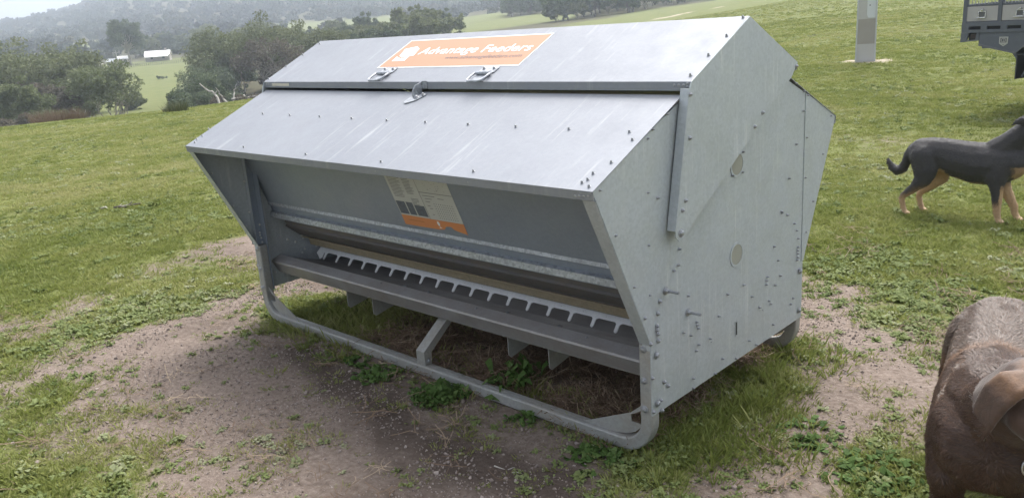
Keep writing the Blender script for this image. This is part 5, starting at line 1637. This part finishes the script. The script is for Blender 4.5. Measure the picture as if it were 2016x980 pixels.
V, F, p, k = fur('fur', bme, dog, None, 26000, .016, .0020, lambda p: np.stack([-np.ones(len(p)), np.zeros(len(p)), np.where(p[:, 2] < .3, -1.5, -.5) + 0 * p[:, 0]], 1), 18, lambda p: p[:, 2] > .05)
_kd = co[:, None, :] if False else None
from mathutils.kdtree import KDTree
kd_ = KDTree(len(co))
for i_, q_ in enumerate(co): kd_.insert(q_, i_)
kd_.balance()
tt = np.array([coat[kd_.find(q_)[1]] for q_ in p])
mf, n, b = mat('black_and_tan_hair')
at = N(n, 'ShaderNodeAttribute', attribute_name='tint')
n.links.new(ramp(n, at.outputs['Fac'], [(0, (.050, .048, .051)), (.5, (.13, .09, .06)), (1, (.50, .33, .19))]), b.inputs['Base Color'])
b.inputs['Roughness'].default_value = .6
np_mesh('fur', V, F, mf, dog, {'tint': ('FLOAT', 'FACE', np.repeat(np.clip(tt + np.random.default_rng(4).normal(0, .05, k), 0, 1), 3))})
M_EYE = plain('dark_eye', (.02, .013, .008), .08); M_NOSE = plain('nose_leather', (.02, .018, .018), .35)
def ball(name, parent, c, r, m, scl=(1, 1, 1)):
    bm = bmesh.new(); bmesh.ops.create_icosphere(bm, subdivisions=3, radius=r)
    for v in bm.verts: v.co = Vector((v.co.x * scl[0], v.co.y * scl[1], v.co.z * scl[2])) + Vector(c)
    me = bpy.data.meshes.new(name); bm.to_mesh(me); bm.free(); me.materials.append(m)
    me.polygons.foreach_set('use_smooth', [True] * len(me.polygons))
    o = bpy.data.objects.new(name, me); col.objects.link(o); o.parent = parent
    return o
for s in (-1, 1): ball('eye', dog, (.462, s * .038, .668), .011, M_EYE)
ball('nose', dog, (.583, 0, .632), .018, M_NOSE, (.8, 1.1, .8))
def band(name, parent, c, nrm, r, w_, th, m):
    c = Vector(c); nrm = Vector(nrm).normalized(); u = nrm.orthogonal().normalized(); b_ = nrm.cross(u)
    mb = MB(); K = 40
    for dz in (0,):
        o_ = [c + (u * math.cos(a) + b_ * math.sin(a)) * (r + th) - nrm * w_ / 2 for a in np.linspace(0, 2 * math.pi, K + 1)[:-1]]
        i_ = [c + (u * math.cos(a) + b_ * math.sin(a)) * r - nrm * w_ / 2 for a in np.linspace(0, 2 * math.pi, K + 1)[:-1]]
        mb.ring_prism(o_, i_, nrm, w_)
    o = mb.build(name, m, parent); return o

# brown dog, close to the camera, facing it
q0 = at_depth(1968, 690, 2.76); q1 = at_depth(1952, 850, 2.20)
fd = np.array([q1[0] - q0[0], q1[1] - q0[1], 0]); blen = np.linalg.norm(fd); fd /= blen
rz = math.atan2(fd[1], fd[0])
bd_loc = np.array([q0[0], q0[1], gz(q0[0], q0[1]) - .004])
lf = np.array([-fd[1], fd[0], 0])
def loc_(p):
    d = np.asarray(p) - bd_loc
    return np.array([d @ fd, d @ lf, d[2]])
hc = loc_(at_depth(2036, 782, 1.98))                 # middle of the skull
hf = -FW * .72 + RT * .30 - UP * .62                  # where the face points
hf = np.array([hf @ fd, hf @ lf, hf[2]]); hf /= np.linalg.norm(hf)
hr = np.cross(hf, np.array([0, 0, 1.0])); hr /= np.linalg.norm(hr)      # the dog's own right side
hu = np.cross(hr, hf)
def hp_(f, r, u): return tuple(hc + hf * f + hr * r + hu * u)
ck = []
B = blen
ck.append([(-.085, 0, .455, .085, 1.1), (-.03, 0, .440, .125, 1.08), (.10, 0, .415, .140, 1.02), (.25, 0, .395, .148, 1.0), (.40, 0, .390, .158, 1.0), (B - .03, 0, .400, .160, .97), (B + .06, 0, .415, .125, 1.0)])
nk1 = hc - hf * .02 - hu * .015
ck.append([(B - .08, 0, .46, .135, .95), (B + .05, nk1[1] * .4, .49, .112, 1), tuple(.5 * (np.array([B + .05, nk1[1] * .4, .49]) + nk1)) + (.098,), tuple(nk1) + (.086,)])
ck.append([hp_(-.02, 0, .005) + (.082, 1, 1), hp_(.03, 0, .004) + (.080, 1, 1), hp_(.07, 0, -.012) + (.062,), hp_(.10, 0, -.026) + (.050,), hp_(.16, 0, -.034) + (.044,), hp_(.185, 0, -.036) + (.038,)])
for s in (-1, 1):
    ck.append([hp_(.035, s * .045, -.025) + (.045,), hp_(.10, s * .022, -.042) + (.036,), hp_(.15, s * .020, -.048) + (.028,)])
    ck.append([hp_(.072, s * .034, .028) + (.024,)])
    for df in (-.032, -.018, -.004, .010, .024):            # flat hanging ear flap
        ck.append([hp_(-.006 + df * .7, s * .052, .062) + (.015,), hp_(-.012 + df, s * .086, .054) + (.0125,), hp_(-.012 + df * 1.1, s * .110, .014) + (.0105,), hp_(-.006 + df, s * .121, -.034) + (.0095,), hp_(.004 + df * .7, s * .124, -.076) + (.0085,), hp_(.012 + df * .3, s * .120, -.098) + (.007,)])
for s in (-1, 1):
    y = s * .095
    ck.append([(B - .06, y * .9, .37, .098, .75), (B - .03, y, .28, .070, .8), (B - .05, y, .20, .042), (B - .02, y * .95, .10, .033), (B - .02, y * .95, .055, .030), (B + .0, y * .95, .032, .034)])
    for t in (-1.5, -.5, .5, 1.5): ck.append([(B + .01, y * .95 + t * .015, .022, .018), (B + .045 - abs(t) * .006, y * .95 + t * .018, .018, .017)])
    y = s * .105
    ck.append([(.00, y * .7, .40, .125, .72), (.03, y, .30, .088, .75), (.02, y * 1.1, .235, .062, .75), (-.05, y * 1.2, .165, .040), (-.10, y * 1.25, .125, .031), (-.09, y * 1.3, .07, .029), (-.075, y * 1.3, .035, .032)])
    for t in (-1.5, -.5, .5, 1.5): ck.append([(-.065, y * 1.3 + t * .014, .022, .018), (-.03 - abs(t) * .006, y * 1.3 + t * .017, .018, .016)])
ck.append([(-.13, 0, .46, .050), (-.20, .01, .40, .040), (-.26, .03, .31, .032), (-.30, .05, .22, .024), (-.33, .06, .15, .012)])
bme = organic(ck, .0062, 8)
co = mesh_co(bme)
X_, Y_, Z_ = co.T
rel = co - hc
hfw = rel @ hf
ongrey = sm(-B * .62, -B * .42, -X_ - (fbm(Y_ * 14 + 3, Z_ * 14, 73, 3) - .5) * .12) * sm(.30, .42, Z_)
streak = np.exp(-((Y_ + .105 + (X_ - B * .8) * .2) / .010) ** 2) * sm(B * .55, B * .7, X_) * (1 - sm(B * .95, B * 1.02, X_)) * sm(.42, .46, Z_)
relr = np.abs(rel @ hr); relu = rel @ hu
ear_rimlight = sm(.070, .085, relr) * (np.linalg.norm(rel, axis=1) < .19) * (.12 + .88 * sm(.015, .055, relu)) + .8 * sm(.055, .075, relu) * (np.linalg.norm(rel, axis=1) < .13)  # backlit rim painted into the coat along ear tops and brow
low_ = (1 - sm(.28, .40, Z_)) * (X_ > B * .5)
def coatval(og, st, er, lw): return np.clip(np.maximum.reduce([.24 + og * .50 - lw * .14 * (1 - og), st * .95, .24 + np.clip(er, 0, 1) * .26]), 0, 1)
coat = coatval(ongrey, streak, ear_rimlight, low_)
a = bme.attributes.new('coat', 'FLOAT', 'POINT'); a.data.foreach_set('value', coat.astype(np.float32))
COATB = ((.022, .012, .008), (.062, .033, .021), (.155, .082, .042), (.100, .071, .055), (.36, .31, .27))
bme.materials.append(coat_mat('brown_coat', COATB, .45, .62, (30, 30, 30)))
bdog = thing('dog', 'chocolate brown dog with hanging ears close to the camera at the lower right', 'dog', tuple(bd_loc), rz)
bo = bpy.data.objects.new('body', bme); col.objects.link(bo); bo.parent = bdog
flow = lambda p: np.stack([-np.ones(len(p)) * .8 + (fbm(p[:, 0] * 22 + 7, p[:, 1] * 22 + p[:, 2] * 15 + 9, 96, 2) - .5) * 1.3, np.tanh(p[:, 1] * 14 + (fbm(p[:, 0] * 9 + 4, p[:, 1] * 9 + 4, 95, 2) - .5) * 3) * .35 + (fbm(p[:, 0] * 24 + 3, p[:, 1] * 24 + p[:, 2] * 17 + 5, 97, 2) - .5) * 1.6, -np.clip(np.abs(p[:, 1]) * 6, .1, 1.2)], 1)
hdist = lambda p: np.linalg.norm(p - hc, axis=1)
V, F, p, k = fur('fur', bme, bdog, None, 90000, .025, .0014, flow, 17, lambda p: (p[:, 2] > .12) & (hdist(p) > .14))
X_, Y_, Z_ = p.T
og = sm(-B * .62, -B * .42, -X_) * sm(.30, .42, Z_)
st = np.exp(-((Y_ + .105 + (X_ - B * .8) * .2) / .010) ** 2) * sm(B * .55, B * .7, X_) * (1 - sm(B * .95, B * 1.02, X_)) * sm(.42, .46, Z_)
tt = np.clip(coatval(og, st, 0 * og, (1 - sm(.28, .40, Z_)) * (X_ > B * .5)) + np.random.default_rng(3).normal(0, .05, k), 0, 1)
mf, n, b = mat('brown_hair')
at = N(n, 'ShaderNodeAttribute', attribute_name='tint')
n.links.new(ramp(n, at.outputs['Fac'], [(i / 4, q) for i, q in enumerate(COATB)]), b.inputs['Base Color'])
b.inputs['Roughness'].default_value = .55
np_mesh('fur', V, F, mf, bdog, {'tint': ('FLOAT', 'FACE', np.repeat(tt, 3))})
for s in (-1, 1):
    ball('eye', bdog, hp_(.088, s * .036, .012), .0125, plain('amber_eye', (.10, .05, .015), .08))
ball('nose', bdog, hp_(.222, 0, -.028), .019, plain('liver_nose', (.06, .03, .022), .35), (1, 1.2, .9))
from mathutils.bvhtree import BVHTree
bvh = BVHTree.FromPolygons([tuple(v.co) for v in bme.vertices], [tuple(p.vertices) for p in bme.polygons])
M_CHAIN = plain('steel_chain', (.45, .45, .46), .3, .9, .1)
ro = Vector(loc_(CAM)); pt = Vector(loc_(at_depth(2020, 918, 2.0)))
hit, hn, _, _ = bvh.ray_cast(ro, (pt - ro).normalized())
if hit is not None:
    dn = Vector((0, 0, -1)); sdv = hn.cross(dn).normalized(); dn = sdv.cross(hn)
    rc = hit + hn * .006
    mb = MB()
    mb.tube([tuple(rc + dn * (.020 * math.sin(a)) + sdv * (.015 * math.cos(a))) for a in np.linspace(0, 2 * math.pi, 25)[:-1]], .0028, 8, closed=True)
    for i in range(3):
        c_ = rc + dn * (.030 + i * .016)
        mb.tube([tuple(c_ + dn * (.010 * math.sin(a)) + (sdv if i % 2 else hn) * (.006 * math.cos(a))) for a in np.linspace(0, 2 * math.pi, 15)[:-1]], .0022, 6, closed=True)
    mb.build('collar_ring', M_CHAIN, bdog, True)

# ------------------------------------------------------------ hazy air
mb = MB(); mb.box(-3400, 3400, -3400, 3400, -40, 260)
hz = mb.build('haze', [])
hm = bpy.data.materials.new('thin_mist'); hm.use_nodes = True
n = hm.node_tree; n.nodes.clear()
pv_ = n.nodes.new('ShaderNodeVolumePrincipled'); oo = n.nodes.new('ShaderNodeOutputMaterial')
pv_.inputs['Color'].default_value = (.79, .87, 1.0, 1)
pv_.inputs['Density'].default_value = .0006
pv_.inputs['Anisotropy'].default_value = .45
n.links.new(pv_.outputs[0], oo.inputs['Volume'])
hz.data.materials.clear(); hz.data.materials.append(hm)
tag(hz, 'pale damp haze over the valley and hill', 'haze', kind='stuff')
